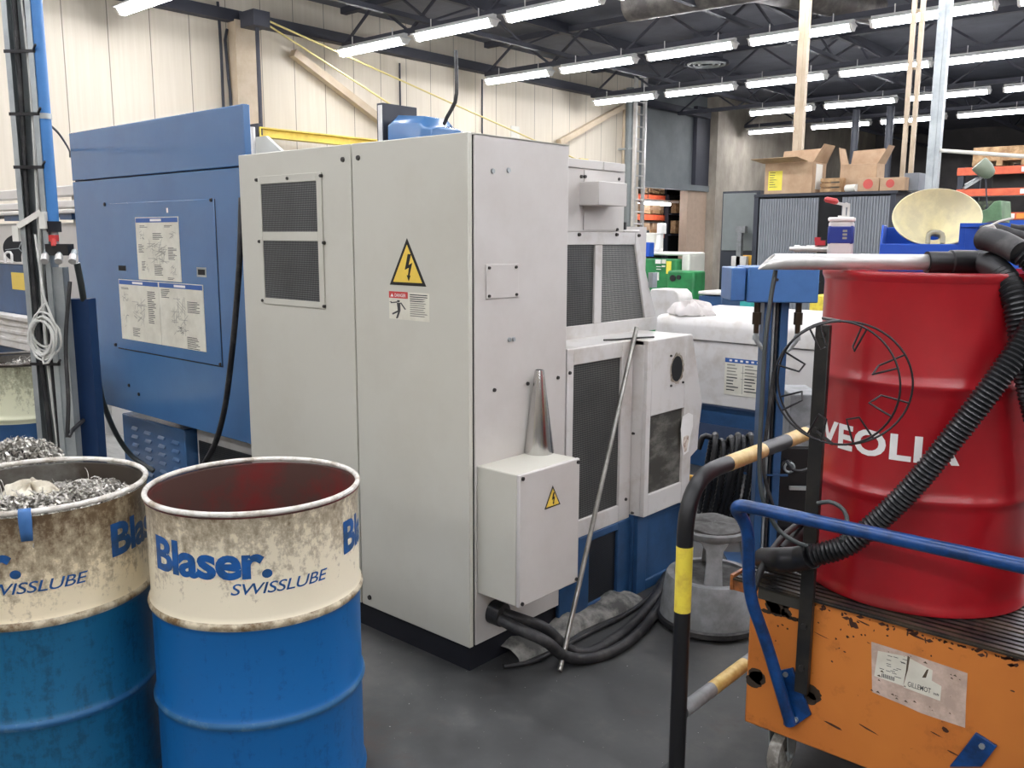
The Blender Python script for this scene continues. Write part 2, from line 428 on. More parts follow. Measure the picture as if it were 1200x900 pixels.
for i, x in enumerate((-10.3, -6.75, -3.1, .5, 4.1, 7.7)): purlin('trim_%d' % (20+i), x)
# steel column on the cream wall with a diagonal brace
b = B(); b.box(WX+.02, WX+.30, 7.72, 8.02, 0, 4.70, 0); b.box(WX+.30, WX+.32, 7.66, 8.08, 0, 4.70, 0)
struct(put(b, 'trim_30', M['beige']))
p = at_x(343, 62, WX+.12); q = at_x(460, 152, WX+.12)
d = (q-p)
b = B(); b.bar(p, q+d*.25, .14, .12); struct(put(b, 'trim_31', M['beige']))
p = at_x(655, 167, WX+.12); q = at_x(730, 125, WX+.12)
b = B(); b.bar(p, q, .12, .12); struct(put(b, 'trim_32', M['beige']))

# ------------------------------------------------------------------ fluorescent battens
LX0, LPX, LZ = -11.95, 1.79, 4.44
def batten():
    t = thing('ceiling_light', '', 'ceiling light', (0, 0, LZ))
    b = B(); b.box(0, 1.55, -.035, .035, LZ+.03, LZ+.10); b.prism([(0, -.13, LZ+.028), (0, .13, LZ+.028), (0, .13, LZ+.036), (0, .035, LZ+.06), (0, -.035, LZ+.06), (0, -.13, LZ+.036)], (1.55, 0, 0))
    for x in (.3, 1.25): b.box(x-.006, x+.006, -.006, .006, LZ+.1, LZ+.22)
    put(b, 'housing', M['housing'], t)
    b = B(); b.prism([(.04, -.085, LZ+.027), (.04, .085, LZ+.027), (.04, .035, LZ-.047), (.04, -.035, LZ-.047)], (1.47, 0, 0)); put(b, 'lit_tube', M['tubelight'], t)
    for x in (.0, 1.51): b = B(); b.prism([(x, -.095, LZ+.027), (x, .095, LZ+.027), (x, .042, LZ-.054), (x, -.042, LZ-.054)], (.04, 0, 0)); put(b, 'end_cap', M['signwhite'], t)
    return t
ORDN = ['first', 'second', 'third', 'fourth', 'fifth', 'sixth', 'seventh', 'eighth', 'ninth', 'tenth', 'eleventh', 'twelfth']
ROWN = {3: 'nearest ceiling row', 4: 'second ceiling row', 5: 'third ceiling row', 6: 'fourth ceiling row', 7: 'fifth ceiling row', 8: 'farthest ceiling row'}
def in_view(x, y):
    for k in (0, .75, 1.5):
        v = Vector((x+k, y, LZ))-EYE; dz = v.dot(FWD)
        if dz > .5 and 0 <= 600+FPX*v.dot(RGT)/dz <= 1200 and 0 <= 450+FPX*v.dot(DWN)/dz <= 900: return True
    return False
proto = None
for j, y in enumerate(YR):
    for i in range(12):
        if j in (7,) and i == 0: continue
        x = LX0+LPX*i
        if in_view(x, y): lab, grp = 'lit white fluorescent batten, %s from the cream wall in the %s' % (ORDN[i], ROWN.get(j, 'row overhead')), 'fluorescent battens in rows'
        else: lab, grp = 'fluorescent batten over the hall outside the frame', 'fluorescent battens outside the frame'
        if proto is None: proto = batten(); proto.location = (x, y, LZ); proto['label'] = lab; proto['group'] = grp
        else: dup(proto, Vector((x, y, LZ))-Vector(proto.location), lab, grp)
# ================================================================== oil drums
def drum_profile(z0, h):
    """outside wall from the floor chime to the rim, with two rolling hoops"""
    r = .2835; P = [(0, .012), (.27, .012), (.279, 0), (.290, .0), (.2915, .012), (.286, .024), (r, .034)]
    for hz in (.300, .573):
        P += [(r, hz-.026)] + [(r+.0095*math.sin(PI*k/6)**1.0, hz-.016+.032*k/6) for k in range(1, 6)] + [(r, hz+.024)]
    P += [(r, h-.034), (.2865, h-.026), (.2885, h-.018)]
    return [(a, z0+b) for a, b in P]
def open_drum(name, label, c, mw, mb, inside, group, texts):
    t = thing(name, label, 'drum', (c[0], c[1], 0), group)
    P = drum_profile(0, .876)
    ms = [(2 if abs((P[i][1]+P[i+1][1])/2-.573) < .017 else 3 if abs((P[i][1]+P[i+1][1])/2-.300) < .015 else 0 if (P[i][1]+P[i+1][1])/2 > .556 else 1) for i in range(len(P)-1)]
    b = B(); b.lathe(P, (c[0], c[1], 0), 96, ms); put(b, 'barrel_shell', [mw, mb, M['hoopw'], M['hoopb']], t)
    b = B(); b.lathe([(.2885, .858), (.2800, .855), (.2790, .60), (.283, .575), (.2790, .55), (.279, .32), (.283, .30), (.279, .28), (.2785, .03), (0, .028)], (c[0], c[1], 0), 72)
    put(b, 'inner_lining', inside, t, recalc=False)
    b = B(); b.torus((c[0], c[1], .869), .2845, .0075, n=96, k=10); put(b, 'rim', M['rimsteel'], t)
    for s, a0, a1, z, h, kw in texts: b = B(); text_cyl(b, s, c, .2845, a0, a1, z, h, **kw); put(b, 'lettering', M['bluetxt'], t, recalc=False)
    return t
def logo(a, tilt=0):
    return [('Blaser.', a, a+68.5, .6985, .093, dict(bold=.036, space=.96)), ('SWISSLUBE', a+47.5, a+99.5, .6585, .0300, dict(bold=.006, shear=.25, space=.95))]
C2, C1 = (-2.131, 1.337), (-2.580, .930)
open_drum('oil_drum', 'empty open blue and white oil drum with rust-red lining, in front of the grey cabinet', C2, M['dw2'], M['db2'], M['drumin'], 'open oil drums in the foreground', logo(-93.5)+logo(20.2)+logo(133.9))
d1 = open_drum('oil_drum', 'grimy open oil drum full of metal shavings at the left edge', C1, M['dw1'], M['db1'], M['drumgrey'], 'open oil drums in the foreground', logo(-98)+logo(16)+logo(130))
# blue tape hanging over the rim of the full drum
b = B(); a = math.radians(-25.5); pts = []
def cyl_pt(c, r, ang, z): return Vector((c[0]+r*math.cos(ang), c[1]+r*math.sin(ang), z))
tape = [(.279, .84, .05), (.279, .872, .05), (.2845, .8795, .05), (.294, .872, .05), (.294, .85, .052), (.2885, .82, .05), (.2865, .795, .046)]
b.rings([[cyl_pt(C1, r, a-w, z), cyl_pt(C1, r, a+w, z)] for r, z, w in tape], caps=False, wrap=False, smooth=False)
o = put(b, 'tape_strip', mat('blue_tape', (70, 118, 176), .5), d1, label='strip of blue tape over the rim'); md = o.modifiers.new('thick', 'SOLIDIFY'); md.thickness = .001
# the shavings and the rag
M['chip'] = mat('bright_swarf', (226, 222, 212), .35, .45, dirt=(150, 146, 138), amount=.4, dscale=60)
def shavings(c, r, z, hump, n, seed, size=.018, out=1.0):
    rr = random.Random(seed); b = B()
    H = lambda x, y: z + hump*max(0, 1-((x-.05)**2+(y-.06)**2)/(r*r*.9)) + .012*math.sin(31*x+5)*math.sin(27*y)
    g = 26
    for i in range(g):                                             # the packed heap under the loose curls
        for j in range(g):
            q = []
            for di, dj in ((0, 0), (1, 0), (1, 1), (0, 1)):
                x, y = ((i+di)/g*2-1)*r, ((j+dj)/g*2-1)*r; L = math.hypot(x, y)
                if L > r: x, y = x*r/L, y*r/L
                q.append((c[0]+x, c[1]+y, H(x, y)-.006))
            if len({(round(p[0], 5), round(p[1], 5)) for p in q}) > 3: b.face(q, 1)
    for k in range(n):
        R = r*math.sqrt(rr.random())*.985; a = rr.random()*2*PI; x, y = R*math.cos(a), R*math.sin(a)
        p = Vector((c[0]+x, c[1]+y, H(x, y)+rr.random()*.012))
        s = size*(.4+rr.random()); ax = Vector((rr.gauss(0, 1), rr.gauss(0, 1), rr.gauss(0, .6))).normalized()
        u = ax.orthogonal().normalized(); w = ax.cross(u); cr = s*(.3+.4*rr.random()); m = 4; wd = .0016+.0028*rr.random(); tw = rr.random()*6.3; pitch = s*.25*rr.random()
        st = [p + u*cr*math.cos(tw+i*1.1) + w*cr*math.sin(tw+i*1.1) + ax*pitch*i for i in range(m)]
        for i in range(m-1): b.face([st[i]-ax*wd, st[i]+ax*wd, st[i+1]+ax*wd, st[i+1]-ax*wd])
    for k in range(n//400):                                         # long loose curls
        R = r*math.sqrt(rr.random())*.75; a = rr.random()*2*PI; x, y = R*math.cos(a), R*math.sin(a); cr = .02+.025*rr.random()
        p = Vector((c[0]+x, c[1]+y, H(x, y))); ax = Vector((rr.gauss(0, 1), rr.gauss(0, 1), .4)).normalized(); u = ax.orthogonal().normalized(); w = ax.cross(u)
        pts = [p+u*cr*math.cos(i*.35)+w*cr*math.sin(i*.35)+ax*.004*i for i in range(12)]
        lo = min(q.z for q in pts)
        b.tube([q+Vector((0, 0, max(0, p.z-.015-lo))) for q in pts], .0011, 4)
    return b
o = put(shavings(C1, .276, .775, .055, 5200, 3), 'metal_shavings', [M['chip'], mat('dark_swarf', (120, 116, 110), .5, .3, dirt=(60, 58, 56), amount=.5, dscale=60)], loc=(C1[0], C1[1], .775), recalc=False)
tag(o, 'heap of bright curled metal shavings in the left drum', 'metal shavings', kind='stuff')
def crumple(c, rx, ry, h, seed, n=18):
    rr = random.Random(seed); b = B(); ph = [rr.random()*6.3 for _ in range(6)]; V = []
    R = [];
    for i in range(n):
        t = i/(n-1); row = []
        for j in range(32):
            a = 2*PI*j/32; q = 1+.14*math.sin(3*a+ph[0])+.09*math.sin(7*a+ph[1]+3*t); rad = math.cos(t*PI/2)**.6
            z = h*math.sin(t*PI/2)*(1+.22*math.sin(4*a+ph[2])+.18*math.sin(9*a+ph[3]))
            row.append(Vector(c)+Vector((rx*rad*q*math.cos(a), ry*rad*q*math.sin(a), z+.006*math.sin(13*a+9*t))))
        R.append(row)
    b.rings(R, caps=True); return b
pc = at_z(14, 592, .80)
o = put(crumple((pc.x+.01, pc.y+.05, .795), .095, .075, .05, 5), 'rag', M['rag'], loc=(pc.x, pc.y, .79))
tag(o, 'crumpled off-white rag on the shavings in the left drum', 'rag')

# chip pail and far drum behind
pc3 = (-3.13, 1.00); t = thing('chip_pail', 'white metal pail heaped with shavings behind the left drum', 'pail', (pc3[0], pc3[1], 0))
b = B(); b.lathe([(0, .01), (.19, .01), (.195, 0), (.2, .02), (.217, .765), (.225, .78), (.220, .786), (.212, .778), (.19, .05), (0, .05)], (pc3[0], pc3[1], 0), 56); put(b, 'bucket', M['rimsteel'], t, recalc=False)
b = B(); b.torus((pc3[0], pc3[1], .78), .220, .008, n=56); put(b, 'rim', M['rimsteel'], t)
o = put(shavings(pc3, .212, .75, .13, 3200, 9, .02), 'metal_shavings', [M['chip'], MATS['dark_swarf']], loc=(pc3[0], pc3[1], .75), recalc=False)
tag(o, 'dark glittering shavings piled above the rim of the pail', 'metal shavings', kind='stuff')
pf = (-5.34, 1.91)
t = thing('oil_drum', 'spattered cream and navy drum standing far behind the chip pail', 'drum', (pf[0], pf[1], 0))
P = drum_profile(0, .876); b = B(); b.lathe(P, (*pf, 0), 64, [0 if P[i][1] > .54 else 1 for i in range(len(P)-1)]); put(b, 'barrel_shell', [drum_paint('spattered_drum_paint', (206, 206, 176), (92, 88, 66), .8, .30), M['dblue']], t)
b = B(); b.torus((*pf, .869), .2845, .008, n=64); b.lathe([(.28, .86), (.278, .8), (0, .79)], (*pf, 0), 48); put(b, 'rim', M['drumgrey'], t, recalc=False)
o = put(shavings(pf, .27, .80, .04, 500, 21, .03), 'metal_shavings', [M['chip'], MATS['dark_swarf']], loc=(pf[0], pf[1], .8), recalc=False)
tag(o, 'shavings filling the spattered cream drum', 'metal shavings', kind='stuff')

# ================================================================== utility column with air line and cables
PX, PY = -3.70, 1.425
DP = (Vector((PX, PY, .9))-EYE).dot(FWD)
def zr(py): return at_d(68, py, DP).z
t = thing('utility_column', 'galvanised steel column carrying a blue air pipe and cables, left of the blue panel', 'column', (PX, PY, 0))
U = Vector((math.cos(.66), math.sin(.66), 0)); V = Vector((-U.y, U.x, 0)); PO = Vector((PX, PY, 0))
def lc(u, v, z): return PO+U*u+V*v+Vector((0, 0, z))
b = B(); z1 = 5.28
for (u0, u1, v0, v1) in ((-.055, .055, .02, .023), (-.055, -.052, -.03, .02), (.052, .055, -.03, .02), (-.055, -.035, -.033, -.030), (.035, .055, -.033, -.030)):
    b.obox(lc((u0+u1)/2, (v0+v1)/2, z1/2), (U*(u1-u0)/2, V*(v1-v0)/2, UZ*z1/2))
put(b, 'channel', M['zinc'], t)
b = B(); b.obox(lc(0, 0, .008), (U*.12, V*.10, UZ*.008)); put(b, 'base_plate', M['zinc'], t)
b = B(); b.obox(lc(.074, -.02, zr(312)/2), (U*.022, V*.004, UZ*zr(312)/2)); b.obox(lc(.094, .0, zr(312)/2), (U*.002, V*.02, UZ*zr(312)/2)); put(b, 'flat_stay', M['zinc'], t)
b = B(); b.obox(lc(.098, .09, .66), (U*.045, V*.03, UZ*.64)); put(b, 'blue_post', mat('post_navy', (26, 54, 94), .45), t, label='dark blue square post at the foot')
b = B(); b.cyl(lc(.066, -.01, zr(262)), lc(.066, -.01, 5.28), .0215, n=20); put(b, 'air_pipe', mat('air_pipe_blue', (64, 126, 190), .4), t, label='bright blue compressed air pipe')
b = B(); b.cyl(lc(.066, -.01, zr(272)), lc(.066, -.01, zr(260)), .028, n=20); b.cyl(lc(.066, -.01, zr(147)), lc(.066, -.01, zr(141)), .0245, n=20, m=1); put(b, 'pipe_coupling', [M['navy'], M['zinc']], t)
b = B(); b.cyl(lc(.068, -.01, zr(288)), lc(.068, -.01, zr(271)), .014); b.obox(lc(.078, -.035, zr(279)), (U*.012, V*.015, UZ*.012), 1); b.cyl(lc(.081, -.045, zr(280)), lc(.086, -.05, zr(288)), .010, m=1); put(b, 'red_valve', [M['zinc'], mat('valve_red', (196, 54, 50), .4)], t, label='ball valve with red lever')
b = B(); b.obox(lc(.095, -.03, zr(292)), (U*.045, V*.022, UZ*.022)); put(b, 'manifold', M['black'], t)
for k in range(3):
    b = B(); u = .045+.055*k; b.cyl(lc(u, -.03, zr(294)), lc(u+.008, -.06, zr(300)), .012, m=0); b.cyl(lc(u+.008, -.06, zr(299)), lc(u+.018, -.085, zr(305)), .014, m=1); put(b, 'air_coupling', [M['zinc'], M['alu']], t)
for k, (u, v, r) in enumerate(((-.02, -.018, .010), (.012, -.012, .008), (.030, -.02, .006))):
    b = B(); b.tube(smooth_path([lc(u+.01*math.sin(i*1.7+k), v+.004*math.sin(i*2.3), .15+i*.5) for i in range(11)], .1), r, 8); put(b, 'cable', [M['rub'], M['cable'], M['rub']][k], t)
for z in (1.05, zr(75), zr(200), zr(142)):
    b = B(); b.obox(lc(0, -.03, z), (U*.06, V*.004, UZ*.006)); b.bar(lc(.05, -.03, z), lc(.075, -.05, z+.02), .006, .006); put(b, 'cable_tie', M['black'], t)
b = B(); b.bar(lc(-.055, -.045, zr(266)), lc(.04, -.045, zr(250)), .004, .022); b.obox(lc(.045, -.04, zr(259)), (U*.012, V*.01, UZ*.032)); b.obox(lc(-.065, -.03, zr(274)), (U*.012, V*.02, UZ*.03)); put(b, 'bracket', M['white'], t, label='white clip bracket')
# white cable coiled on the column
cz = at_d(55, 392, 3.44); b = B(); rr = random.Random(4)
for k in range(7):
    a0 = rr.random()*6; R = .055+.012*rr.random(); cc = cz+U*(.006*rr.gauss(0, 1))+UZ*(.010*rr.gauss(0, 1))
    pts = [cc + U*R*(.85+.1*math.sin(k))*math.cos(a0+i*.3) + UZ*R*1.2*math.sin(a0+i*.3) - V*(.012+.004*k+.004*math.sin(i)) for i in range(22)]
    b.tube(pts, .0042, 6)
b.tube(smooth_path([at_d(*p, 3.42) for p in ((41, 275), (46, 310), (51, 345), (58, 365), (64, 380), (65, 395), (60, 405), (52, 415), (50, 424), (54, 427), (60, 420), (64, 412))], .02), .0045, 6)
b.tube(smooth_path([at_d(*p, 3.42) for p in ((55, 354), (47, 362), (41, 374), (40, 384))], .02), .0045, 6)
o = put(b, 'white_cable', M['cable'], loc=tuple(cz)); tag(o, 'coil of thin white cable hanging on the galvanised column', 'cable')
# dark hose from the manifold down to the louvred box, black lead across
b = B(); b.tube(smooth_path([at_d(90, 308, 3.48), at_d(97, 345, 3.55), at_d(104, 400, 3.75), at_d(114, 440, 4.0), at_d(122, 475, 4.2), at_d(137, 510, 4.5), at_d(155, 535, 4.62), at_d(180, 552, 4.62)], .03), .0125, 10)
o = put(b, 'air_hose', M['hang'], loc=tuple(at_d(90, 308, 3.48))); tag(o, 'grey-green air hose sagging from the column to the louvred box', 'hose')
b = B(); b.tube(smooth_path([at_d(82, 330, 3.44), at_d(77, 400, 3.44), at_d(80, 470, 3.44), at_d(79, 515, 3.44), at_d(84, 505, 3.46), at_d(100, 490, 3.7), at_d(112, 474, 4.3)], .03), .008, 8)
o = put(b, 'power_lead', M['rub'], loc=tuple(at_d(82, 330, 3.44))); tag(o, 'black lead looping behind the foot of the galvanised column', 'cable')
b = B(); b.tube(smooth_path([at_d(58, 146, 3.7), at_d(70, 158, 4.2), at_d(81, 176, 5.3), at_d(82, 184, 5.7)], .05), .005, 6)
o = put(b, 'thin_lead', M['rub'], loc=tuple(at_d(58, 146, 3.7))); tag(o, 'thin lead from the blue air pipe to the blue panel edge', 'cable')

# ================================================================== white bar feeder and stacked gear beyond the column
t = thing('bar_feeder', 'long cream bar feeder with rails, behind the galvanised column', 'bar feeder', (-8.4, 2.2, 0))
def fb(n, p0, p1, d, m, par=t, Y=None, bevel=.006, label=None, zf=None):
    """box whose front fills two sight corners on the plane Y"""
    a, c = at_y(*p0, Y), at_y(*p1, Y); b = B(); b.box(min(a.x, c.x), max(a.x, c.x), Y, Y+d, min(a.z, c.z) if zf is None else zf, max(a.z, c.z)); return put(b, n, m, par, bevel=bevel, label=label)
YF = 2.95
fz_ = lambda py, Y=YF: at_y(20, py, Y).z
b = B(); b.box(-10.5, -6.7, YF+.05, YF+.6, .75, fz_(262, YF+.05)); put(b, 'body', M['cab2'], t, bevel=.01)
for p0, p1, y0 in ((222, 233, 2.9), (238, 246, 2.88), (247.5, 252, 2.86)):
    b = B(); b.box(-10.4, -6.6, y0, y0+.12, fz_(p1, y0), fz_(p0, y0)); put(b, 'rail', M['cab2'], t, bevel=.008)
b = B(); b.box(-10.4, -6.6, YF-.03, YF+.05, fz_(256), fz_(252.5)); put(b, 'dark_strip', M['anth'], t)
for p0, p1 in ((5, 32), (70, 84)):
    x0_, x1_ = at_y(p0, 255, YF-.06).x, at_y(p1, 255, YF-.06).x; b = B(); b.box(x0_, x1_, YF-.06, YF+.02, fz_(259), fz_(252)); put(b, 'blue_clamp', M['dblue'], t)
for x in (-9.2, -7.1):
    b = B(); b.box(x, x+.25, YF+.12, YF+.45, 0, .75); put(b, 'leg', M['cab2'], t)
for x in (-9.9, -7.05):
    b = B(); b.box(x, x+.05, YF+.02, YF+.07, 1.5, fz_(224)); put(b, 'rail_post', M['cab2'], t)
t = thing('spool', 'black plastic reel standing on the dark blue cabinet behind the column', 'reel', tuple(at_d(22, 291, 6.0)))
c = at_d(22, 291, 6.0); nn = (EYE-c).normalized()
for a_, r_ in ((-.035, .092), (.035, .092)): b = B(); b.cyl(c+nn*(a_-.005), c+nn*(a_+.005), r_, n=36); put(b, 'flange', M['black'], t)
b = B(); b.cyl(c-nn*.03, c+nn*.03, .05, n=24); put(b, 'core', M['black'], t)
b = B(); uu = nn.orthogonal().normalized()
for k in range(3):
    d = Matrix.Rotation(k*2*PI/3+.4, 3, nn) @ uu; b.bar(c+nn*.042, c+nn*.042+d*.08, .006, .004)
put(b, 'flange_rib', M['zinc'], t)
b = B()
for px in (10, 31): b.tube(smooth_path([at_d(px-4, 308, 5.9), at_d(px-4, 297, 5.9), at_d(px+3, 296, 5.9), at_d(px+4, 308, 5.9)], .02), .008, 8)
o = put(b, 'lifting_hook', M['alu'], t)
t = thing('tool_cabinet', 'dark blue cabinet with a yellow label behind the column', 'cabinet', (-6.6, 2.33, 0))
a0, a1 = at_y(-40, 306, 2.30), at_y(56, 372, 2.30)
b = B(); b.box(a0.x, a1.x, 2.30, 2.36, .0, a0.z); put(b, 'body', M['dblue'], t, bevel=.008)
b = B(); b.box(a0.x, a1.x+.01, 2.29, 2.36, a0.z, a0.z+.012); put(b, 'top', M['cab2'], t)
q0, q1 = at_y(13, 319, 2.295), at_y(46, 342, 2.295); b = B(); b.box(q0.x, q1.x, 2.294, 2.30, q1.z, q0.z); put(b, 'label_plate', mat('faded_yellow', (226, 196, 90), .6), t, label='yellow label plate')
t = thing('cream_box', 'cream slatted metal tray with a lid on the floor rack behind the column', 'box', (-6.3, 2.3, 0))
YB = 2.235; a0, a1 = at_y(-30, 362, YB), at_y(43, 414, YB)
for z, k in ((.0, 0),):
    b = B(); b.box(a0.x, a1.x, YB, YB+.05, a1.z, a0.z-.03); put(b, 'body', M['guardpaint'], t, bevel=.006)
b = B(); b.box(a0.x, a1.x, YB-.03, YB+.05, a0.z-.03, a0.z); put(b, 'lid', M['guardpaint'], t, bevel=.006)
for k in range(3):
    z = a1.z+.05+.05*k; b = B(); b.box(a0.x, a1.x-.04, YB-.012, YB, z, z+.022); put(b, 'slat', M['guardpaint'], t, bevel=.004)
for x in (a0.x, a1.x-.05): b = B(); b.box(x, x+.04, YB, YB+.05, 0, a1.z); put(b, 'leg', M['dark'], t)
# ================================================================== the big lathe
L = thing('cnc_lathe', 'large grey and blue machine tool filling the middle of the hall', 'machine tool', (-3.3, 2.9, 0))
CX0, CX1, CY0, CY1, CZ0, CZ1 = -3.44, -2.086, 2.151, 2.688, .10, 1.888
def screws(pts, plane, parent, r=.008, m=None):
    for p in pts:
        b = B()
        if plane[0] == 'y': c = at_y(*p, plane[1]); b.cyl(c+UY*.004, c-UY*.006, r, r*.8, 10)
        else: c = at_x(*p, plane[1]); b.cyl(c-UX*.004, c+UX*.006, r, r*.8, 10)
        put(b, 'screw', m or M['screw'], parent)
# --- electrical cabinet
b = B(); b.box(CX0+.004, CX1-.008, CY0+.022, CY1, CZ0+.004, CZ1-.004, 0)
cab = put(b, 'electrical_cabinet', [M['dark']], L)
b = B(); b.box(CX0, CX1, CY0+.02, CY1, CZ1-.006, CZ1); put(b, 'top_sheet', M['cab'], cab)
b = B(); b.box(CX1-.008, CX1, CY0+.030, CY1, CZ0, CZ1, 0); put(b, 'side_panel', M['cab2'], cab, bevel=.003)
DX = -2.687
# left door with the opening of its ventilation grille
g0, g1 = at_y(303, 207, CY0), at_y(382, 362, CY0)
b = B(); b.box(CX0, DX-.004, CY0, CY0+.020, CZ0, CZ1); put(b, 'door', M['cab'], cab, bevel=.003)
b = B(); b.box(DX+.004, CX1, CY0, CY0+.020, CZ0, CZ1); put(b, 'door', M['cab'], cab, bevel=.003)
vx0, vx1, vz0, vz1 = g0.x, g1.x, at_y(382, 362, CY0).z, at_y(303, 207, CY0).z
u0, u1 = at_y(306.5, 216, CY0), at_y(373.5, 271.5, CY0); w0, w1 = at_y(309.5, 282, CY0), at_y(377, 354, CY0)
ux0, ux1 = u0.x, u1.x
b = B(); y0, y1 = CY0-.006, CY0
b.box(vx0, ux0, y0, y1, vz0, vz1); b.box(ux1, vx1, y0, y1, vz0, vz1)
b.box(ux0, ux1, y0, y1, u0.z, vz1); b.box(ux0, ux1, y0, y1, w0.z, u1.z); b.box(ux0, ux1, y0, y1, vz0, w1.z)
put(b, 'vent_frame', M['cab'], cab, bevel=.0015)
for a, c in ((u0, u1), (w0, w1)):
    b = B(); b.box(ux0, ux1, CY0-.002, CY0-.0008, c.z, a.z); put(b, 'grille', M['mesh_xz'], cab)
screws(((300.5, 211), (337, 209), (376, 206), (304, 283), (379.5, 284.5), (308, 352), (380, 359)), ('y', CY0-.005), cab, .0075)
screws(((402, 187), (420, 185), (433.5, 700)), ('y', CY0), cab, .011)
# warning triangle and danger plate
def bolt_shape(s):
    return [(x*s, y*s) for x, y in ((.03, .62), (.16, .62), (.06, .34), (.20, .40), (.09, .07), (.13, .07), (.055, -.08), (-.02, .075), (.03, .075), (.07, .27), (-.09, .21))]
def warning(parent, o, u, v, n, side):
    o, h = Vector(o), side*.87
    T = lambda k: [o+u*x+v*y for x, y in ((-side/2*k, (1-k)*h*.335), (side/2*k, (1-k)*h*.335), (0, h*.335*(1-k)+h*k))]
    b = B(); b.prism(T(1), n*.0012, 0); b.prism([p+n*.0012 for p in T(.80)], n*.0005, 1)
    b.prism([o+u*(x*h)+v*(y*h+h*.16)+n*.0017 for x, y in bolt_shape(.82)], n*.0004, 0)
    return put(b, 'warning_sign', [M['black'], M['yellow']], parent, label='yellow high voltage warning triangle')
a, c, e = at_y(457, 333, CY0), at_y(499.5, 336.5, CY0), at_y(477, 278, CY0)
sd = (c-a).length; 
warning(cab, ((a.x+c.x)/2, CY0, (a.z+c.z)/2), UX, UZ, -UY, sd)
p0, p1 = at_y(456, 341, CY0), at_y(503.5, 377.5, CY0); W, H = p1.x-p0.x, p0.z-p1.z
b = B(); b.box(p0.x, p1.x, CY0-.001, CY0, p1.z, p0.z, 0); yy = CY0-.0012
def P2(x, y, off=0): return Vector((p0.x+W*x, yy-off, p1.z+H*y))
b.face([P2(.0, .76), P2(.48, .76), P2(.48, 1), P2(0, 1)], 1)
text_plane(b, 'DANGER', P2(.15, .81, .0003), UX, UZ, W*.28, H*.12, 2, bold=.01)
b.face([P2(.04, .81, .0003), P2(.12, .81, .0003), P2(.08, .93, .0003)], 2)
for s in (((.20, .62), (.27, .62), (.28, .69), (.21, .69)), ((.20, .60), (.29, .60), (.29, .30), (.22, .30)), ((.21, .60), (.04, .56), (.04, .60), (.20, .64)), ((.28, .60), (.40, .36), (.43, .38), (.31, .62)), ((.22, .32), (.07, .20), (.09, .15), (.26, .28)), ((.24, .32), (.17, .03), (.22, .03), (.29, .32)), ((.0, .60), (.05, .64), (.10, .58), (.06, .61))):
    b.face([P2(x, y) for x, y in s], 3)
rr = random.Random(2)
for k in range(11):
    y = .90-.075*k; b.face([P2(.53, y), P2(.53+.30+.14*rr.random(), y), P2(.95 if k < 3 else .83+.1*rr.random(), y+.035), P2(.53, y+.035)], 3 if k < 4 else 4)
put(b, 'danger_plate', [M['paper'], M['signred'], M['signwhite'], M['ink'], M['inkgrey']], cab, label='red and white danger plate', recalc=False)
# side panel fittings
q0, q1 = at_x(569, 310, CX1), at_x(607, 350, CX1)
b = B(); b.box(CX1, CX1+.004, q0.y, q1.y, q1.z+.006, q0.z); put(b, 'blanking_plate', M['cab2'], cab, bevel=.0015)
screws(((573, 314), (604.5, 313), (573, 347), (605, 345)), ('x', CX1+.004), cab, .006)
screws(((577, 200.5), (595.5, 199.5)), ('x', CX1), cab, .010, M['zinc'])
screws(((596.5, 398), (601.5, 397.5)), ('x', CX1), cab, .009, M['zinc'])
screws(((579, 457), (618, 449.5), (653.5, 442.5)), ('x', CX1), cab, .008)
# --- junction box low on the side of the cabinet
JX = -1.886; jy0, jy1, jz0, jz1 = 2.19, 2.519, .297, .764
b = B(); b.box(CX1, JX-.018, jy0, jy1, jz0, jz1); jb = put(b, 'junction_box', M['cab'], L, bevel=.004)
b = B(); b.box(JX-.016, JX, jy0-.001, jy1+.001, jz0-.001, jz1+.001); put(b, 'lid', M['cab2'], jb, bevel=.004)
a, c = at_x(638, 598.5, JX), at_x(656.5, 589.5, JX)
warning(jb, (JX, (a.y+c.y)/2, (a.z+c.z)/2), UY, UZ, UX, (c-a).length)
for y, z in ((jy0+.012, jz1-.012), (jy1-.012, jz1-.012), (jy0+.012, jz0+.012), (jy1-.012, jz0+.012)):
    b = B(); b.cyl((JX-.003, y, z), (JX+.005, y, z), .007, n=10); put(b, 'screw', M['screw'], jb)
gl = at_x(577, 716, CX1)
b = B(); b.cyl((CX1, gl.y, gl.z), (CX1+.05, gl.y+.005, gl.z-.004), .043, n=24); put(b, 'cable_gland', M['rub'], cab)
# plinth set back under the cabinet
b = B(); b.box(CX0+.02, CX1-.02, CY0+.02, CY1, 0, CZ0+.004); put(b, 'plinth', M['navy'], L)
# --- side guard with perforated window
MX = -2.086; my0, my1 = 2.690, 3.150
def frame_x(b, X, t, y0, y1, z0, z1, wy0, wy1, wz0, wz1, m=0):
    b.box(X-t, X, y0, wy0, z0, z1, m); b.box(X-t, X, wy1, y1, z0, z1, m); b.box(X-t, X, wy0, wy1, z0, wz0, m); b.box(X-t, X, wy0, wy1, wz1, z1, m)
b = B(); frame_x(b, MX, .022, my0+.008, my1, .348, 1.125, 2.738, 3.068, .420, 1.060)
sg = put(b, 'side_guard', M['guardpaint'], L, bevel=.003)
b = B(); b.box(MX-.014, MX-.012, 2.735, 3.072, .416, 1.064); put(b, 'grille', M['mesh_yz'], sg)
b = B(); b.box(-2.30, MX-.001, my0+.008, my1+.05, 1.100, 1.127); put(b, 'ledge', M['guardpaint'], sg, bevel=.004)
screws(((667.5, 437), (669, 600), (733, 585)), ('x', MX), sg, .008)
